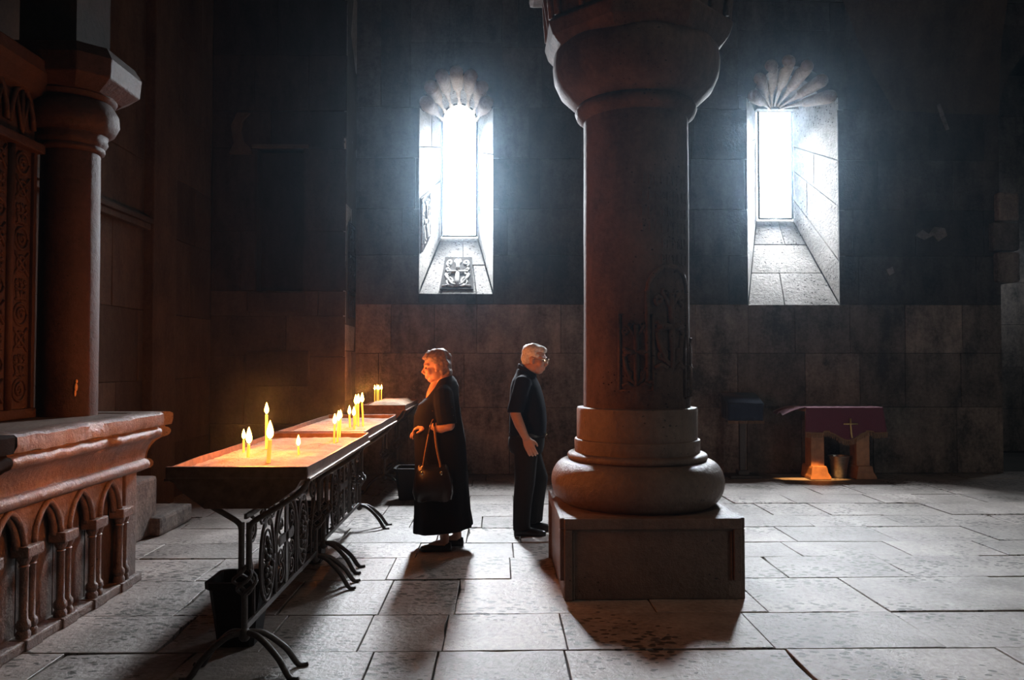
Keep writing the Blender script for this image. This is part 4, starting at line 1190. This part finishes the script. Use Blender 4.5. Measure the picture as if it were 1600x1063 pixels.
def shoe(fr, heel, toe, z, w, mat, parent, high=.055):
    h = Vector(heel); t_ = Vector(toe); d = (t_ - h); L = d.length; d.normalize(); s = Vector((-d.y, d.x, 0))
    rr = []
    for u, ww, hh in ((-.02, .25, .3), (0, .62, .85), (.1, .78, 1.0), (.3, .80, 1.0), (.5, .88, .8), (.7, 1.0, .62), (.88, .85, .48), (.97, .5, .36), (1.0, .2, .22)):
        c = h + d * (u * L)
        ring = []
        for j in range(12):
            a = 2 * PI * j / 12
            y = math.cos(a) * w * ww; zz = max(0, math.sin(a)) * high * hh + .016
            if math.sin(a) < 0: zz = .0 if math.sin(a) < -.3 else .008
            ring.append(fr(tuple(c + s * y + Vector((0, 0, z + zz)))))
        rr.append(ring)
    return obj('shoe', MB().loft(rr), mat, parent, smooth=50)

def woman():
    loc = (-0.428, 6.45, 0)
    fr = frame(loc, PI)
    t = thing('person', loc, 'person with short grey-brown hair in a long black dress holding a handbag at the candles', 'person')
    b = Body(fr)
    hf = head(b, (.058, 0, 1.455), R(9), R(6), 1.02)
    b.T([(.02, 0, 1.40), (.0, 0, 1.34), (-.02, 0, 1.27)], [.058, .060, .075])
    b.T([(.045, 0, 1.345), (.07, 0, 1.29), (.088, 0, 1.24), (.09, 0, 1.18)], [.035, .040, .045, .055])
    b.rings([(.12, .0, .06, .10), (.45, .0, .12, .16), (.8, .01, .16, .20), (1.0, .03, .15, .19), (1.15, .02, .13, .18), (1.25, -.012, .09, .17), (1.315, -.02, .06, .10)])
    # left arm (towards the candles' viewer) and right arm, folded in front
    la = [(-.012, .185, 1.255), (-.03, .245, 1.12), (-.055, .262, 1.005)]
    b.T(la, [.062, .055, .046]); b.T([(-.062, .262, 1.0), (0.0, .245, .978), (.055, .215, .982), (.105, .185, .990)], [.044, .044, .036, .027])
    b.E((-.06, .262, 1.0), (.047, .047, .045))
    hand(b, (.105, .185, .990), (.9, -.32, -.10), (-.1, -.35, -.9), 1, 42, 1.0, .22)
    b.T([(-.012, -.185, 1.255), (-.01, -.25, 1.12), (.0, -.265, 1.0)], [.062, .055, .046])
    b.T([(.0, -.262, 1.0), (.06, -.21, .98), (.12, -.13, .96), (.16, -.06, .955)], [.044, .043, .036, .026])
    hand(b, (.16, -.06, .955), (.55, .6, -.25), (-.2, -.1, -1), -1, 38, .98, .2)
    for s, fx in ((1, -.005), (-1, -.095)):
        b.T([(fx, s * .085, .5), (fx, s * .088, .30), (fx - .012, s * .09, .12), (fx - .012, s * .09, .055)], [.062, .058, .036, .036])
        b.T([(fx - .02, s * .09, .05), (fx + .04, s * .09, .045), (fx + .11, s * .095, .03)], [.034, .034, .026])
    obj('body', remesh(b, .0052, 3), M['skin'], t, smooth='all')
    d = Body(fr)
    rows = [(.155, .0, .236, .25, -.10), (.18, .0, .235, .25, -.08), (.30, .006, .222, .25), (.50, .012, .213, .25), (.70, .018, .206, .252), (.86, .026, .205, .248), (.97, .040, .198, .236), (1.06, .045, .186, .226), (1.15, .034, .162, .222), (1.22, .005, .128, .215, -.15), (1.27, -.014, .108, .196, -.22), (1.312, -.022, .084, .16, -.28), (1.343, -.020, .066, .11, -.32), (1.362, -.016, .054, .076, -.35)]
    d.rings(rows, 40)
    for s in (1, -1):
        d.T([(-.015, s * .15, 1.262), (-.015, s * .20, 1.235), (-.025, s * .243, 1.15), (-.04, s * .262, 1.05), (-.045 if s > 0 else -.01, s * .268, 1.005)], [.055, .078, .080, .078, .080])
    me = remesh(d, .009, 3)
    # soft skirt folds
    for v in me.vertices:
        z = v.co.z
        if z < .95:
            dx, dy = v.co.x - loc[0], v.co.y - loc[1]
            a = math.atan2(dy, dx); w = (1 - z / .95) ** 1.1
            k = 1 + .035 * w * math.sin(a * 9 + math.sin(a * 2) * 1.5)
            v.co.x = loc[0] + dx * k; v.co.y = loc[1] + dy * k
    dress = obj('dress', me, M['black_dress'], t, smooth='all')
    sq = MB()
    rnd = random.Random(2)
    for k in range(9):
        p = fr((rnd.uniform(-.10, .06), .30 + rnd.uniform(-.0, .012), rnd.uniform(1.03, 1.18)))
        sq.ellipsoid(p, (.003, .003, .003), 6, 4)
    obj('sequins', sq, M['gilt'], dress)
    hair_shell(fr, hf, [((-.022, 0, .052), (.104, .086, .082)), ((-.055, 0, .0), (.068, .082, .082)), ((.02, 0, .088), (.070, .066, .036)), ((-.07, 0, -.06), (.045, .062, .05)), ((-.045, .045, -.03), (.035, .040, .05)), ((-.045, -.045, -.03), (.035, .040, .05)), ((.062, 0, .075), (.032, .055, .024))], .0075, M['hair_brown'], t, .017, 34)
    for s in (1, -1):
        obj('eye', MB().ellipsoid(fr(hf((.082, s * .030, -.006))), (.010, .010, .008), 10, 8), M['eye'], t, smooth='all')
        obj('eyebrow', MB().tube([fr(hf((.092, s * .014, .018))), fr(hf((.090, s * .032, .023))), fr(hf((.078, s * .050, .017)))], .0035, 5), M['hair_brown'], t, smooth='all')
    fx = (-.005, -.095)
    shoe(fr, (-.065, .09), (.175, .10), .0, .043, M['leather'], t) if False else None
    shoe(fr, Vector((-.068, .09, 0)), Vector((.172, .10, 0)), .0, .045, M['leather'], t)
    shoe(fr, Vector((-.158, -.09, 0)), Vector((.078, -.08, 0)), .0, .045, M['leather'], t)
    # handbag hanging from the forearm
    g = thing('handbag', fr((.05, .30, .42)), 'shiny black leather handbag with tan straps hanging from the person in the dress', 'bag')
    m = Body(fr)
    rr = []
    for z, lx, ly, cx in ((.430, .10, .035, .055), (.436, .14, .06, .055), (.50, .155, .07, .055), (.58, .148, .062, .055), (.65, .128, .045, .055), (.695, .112, .025, .055), (.70, .10, .014, .055)):
        rr.append([fr((cx + lx * math.copysign(abs(math.cos(a)) ** .6, math.cos(a)), .325 + ly * math.copysign(abs(math.sin(a)) ** .6, math.sin(a)), z + .008 * math.sin(a * 5 + z * 30))) for a in [2 * PI * j / 28 for j in range(28)]])
    m.loft(rr)
    bd = obj('bag_body', m, M['leather'], g, smooth=60)
    for y, mat, nm in ((.345, M['strap'], 'strap'), (.305, M['leather'], 'strap')):
        pts = bend([fr((.135, y, .66)), fr((.12, y - .02, .78)), fr((.095, .27, .93)), fr((.072, .262, 1.018)), fr((.060, .225, 1.036)), fr((.05, .27, .99)), fr((.03, y - .02, .84)), fr((-.01, y, .66))], 5)
        obj(nm, MB().tube(pts, .011, 8, flat=.45), mat, g, smooth='all')
    obj('clasp', MB().ellipsoid(fr((.055, .345, .665)), (.018, .008, .012), 10, 6), M['gilt'], bd, smooth='all')
    for x in (.135, -.01):
        obj('buckle', MB().ellipsoid(fr((x, .372, .645)), (.012, .006, .016), 8, 6), M['gilt'], bd, smooth='all')
woman()

def man():
    loc = (0.275, 6.98, 0)
    hd = R(-4)
    fr = frame(loc, hd)
    t = thing('person', loc, 'person with white hair and glasses in dark polo shirt and trousers walking behind the column', 'person')
    b = Body(fr)
    hf = head(b, (.058, 0, 1.515), R(8), R(-14), 1.03)
    b.T([(.025, 0, 1.455), (.0, 0, 1.40), (-.02, 0, 1.33)], [.060, .062, .08])
    b.rings([(.75, -.01, .11, .14), (.86, 0, .135, .155), (1.0, 0, .135, .165), (1.2, -.01, .12, .175), (1.31, -.018, .095, .165), (1.38, -.02, .06, .09)])
    b.T([(-.035, -.18, 1.325), (-.075, -.235, 1.19), (-.10, -.25, 1.055)], [.06, .054, .045])
    b.T([(-.10, -.25, 1.05), (-.065, -.262, .96), (-.02, -.262, .865), (-.005, -.26, .835)], [.044, .043, .032, .028])
    b.E((-.10, -.25, 1.05), (.044, .044, .048))
    hand(b, (-.005, -.26, .835), (.42, .05, -1), (.1, 1, .05), 1, 22, 1.05, .02)
    b.T([(-.035, .18, 1.325), (-.03, .235, 1.19), (-.04, .25, 1.06)], [.06, .054, .045])
    b.T([(-.04, .25, 1.06), (-.005, .25, .96), (.02, .24, .86)], [.044, .042, .029])
    hand(b, (.02, .24, .86), (.2, -.05, -1), (.1, -1, .05), -1, 22, 1.05, .02)
    for s, kx, ax, az in ((-1, -.025, -.06, .075), (1, .085, .045, .095)):
        b.T([(-.01, s * .08, .82), ((kx - .01) * .6, s * .09, .62), (kx, s * .095, .45), (lerp(kx, ax, .5), s * .095, .26), (ax, s * .095, az)], [.075, .07, .052, .05, .036])
    obj('body', remesh(b, .0052, 3), M['skin'], t, smooth='all')
    d = Body(fr)
    d.rings([(.835, -.008, .150, .172), (.88, -.004, .160, .180), (.97, .0, .162, .186), (1.08, .0, .156, .194), (1.18, -.012, .148, .20), (1.27, -.022, .132, .197), (1.33, -.028, .110, .178), (1.375, -.028, .085, .13), (1.405, -.022, .072, .085, -.35)], 36)
    for s in (-1, 1):
        ex = -.098 if s < 0 else -.04
        d.T([(-.03, s * .13, 1.335), (-.036, s * .18, 1.318), (lerp(-.035, ex, .5), s * .232, 1.20), (ex, s * .25, 1.085), (ex, s * .252, 1.06)], [.05, .074, .072, .070, .073])
    shirt = obj('polo_shirt', remesh(d, .009, 3), M['navy_shirt'], t, smooth='all')
    c = MB()
    ring = []
    for rr_, z in ((.066, 1.385), (.078, 1.41), (.076, 1.435), (.068, 1.44), (.062, 1.41)):
        ring.append([fr((-.008 + rr_ * math.cos(a) * 1.05, rr_ * math.sin(a), z - .012 - .045 * math.cos(a))) for a in [2 * PI * j / 24 for j in range(24)]])
    c.loft(ring, cap=False)
    obj('collar', c, M['navy_shirt'], shirt, smooth='all')
    p = Body(fr)
    p.rings([(.70, -.015, .14, .16), (.76, -.018, .158, .178), (.82, -.014, .158, .178), (.868, -.006, .152, .172), (.872, -.006, .145, .165)], 32)
    for s, kx, ax, az in ((-1, -.025, -.06, .05), (1, .085, .045, .075)):
        p.T([(-.015, s * .08, .80), (-.01 + kx * .3, s * .09, .66), (kx, s * .095, .46), (lerp(kx, ax, .5) - .005, s * .097, .27), (ax + .004, s * .098, .10), (ax + .01, s * .098, az)], [.102, .100, .088, .080, .074, .077], 20)
    tr = obj('trousers', remesh(p, .009, 3), M['trousers'], t, smooth='all')
    bl = MB().loft([[fr((-.006 + (.158 + o) * math.cos(a), (.178 + o) * math.sin(a), z)) for a in [2 * PI * j / 36 for j in range(36)]] for z, o in ((.842, -.008), (.842, .004), (.876, .004), (.876, -.008))], cap=False)
    belt = obj('belt', bl, M['leather'], t, smooth=40)
    obj('buckle', MB().ellipsoid(fr((.157, -.01, .86)), (.008, .022, .014), 10, 6), M['gilt'], belt, smooth='all')
    shoe(fr, Vector((-.115, -.095, 0)), Vector((.155, -.105, 0)), .0, .047, M['leather'], t, .07)
    shoe(fr, Vector((-.01, .095, 0)), Vector((.255, .10, 0)), .0, .047, M['leather'], t, .07)
    hair_shell(fr, hf, [((-.024, 0, .052), (.098, .082, .076)), ((-.055, 0, .005), (.064, .079, .078)), ((.018, 0, .085), (.074, .062, .034)), ((-.072, 0, -.045), (.036, .055, .035)), ((.066, 0, .072), (.026, .044, .020)), ((.0, .052, .03), (.05, .028, .03)), ((.0, -.052, .03), (.05, .028, .03))], .0075, M['hair_white'], t, .010, 30)
    for s in (1, -1):
        obj('eye', MB().ellipsoid(fr(hf((.082, s * .030, -.006))), (.010, .010, .008), 10, 8), M['eye'], t, smooth='all')
        obj('eyebrow', MB().tube([fr(hf((.094, s * .014, .018))), fr(hf((.092, s * .032, .023))), fr(hf((.078, s * .050, .017)))], .004, 5), M['hair_white'], t, smooth='all')
    gm = MB()
    for s in (1, -1):
        gm.tube([fr(hf((.112 - .006 * abs(math.cos(a)), s * .036 + .024 * math.cos(a), -.008 + .018 * math.sin(a)))) for a in [2 * PI * j / 16 for j in range(17)]], .0022, 5)
        gm.tube([fr(hf((.104, s * .060, .0))), fr(hf((.05, s * .074, .0))), fr(hf((-.012, s * .084, -.002)))], .002, 5)
    gm.tube([fr(hf((.110, -.012, -.004))), fr(hf((.116, 0, .0))), fr(hf((.110, .012, -.004)))], .002, 5)
    gl = obj('glasses', gm, M['gilt'], t, smooth='all')
    lm, nt_, bb = new_mat('spectacle_lens'); bb.inputs['Transmission Weight'].default_value = 1.0; bb.inputs['Roughness'].default_value = .02; bb.inputs['Base Color'].default_value = (.95, .97, 1, 1)
    for s in (1, -1):
        L_ = MB(); pts = [fr(hf((.111 - .006 * abs(math.cos(a)), s * .036 + .023 * math.cos(a), -.008 + .017 * math.sin(a)))) for a in [2 * PI * j / 16 for j in range(16)]]
        L_.add(pts, [tuple(range(16))])
        obj('lens', L_, lm, gl)
man()
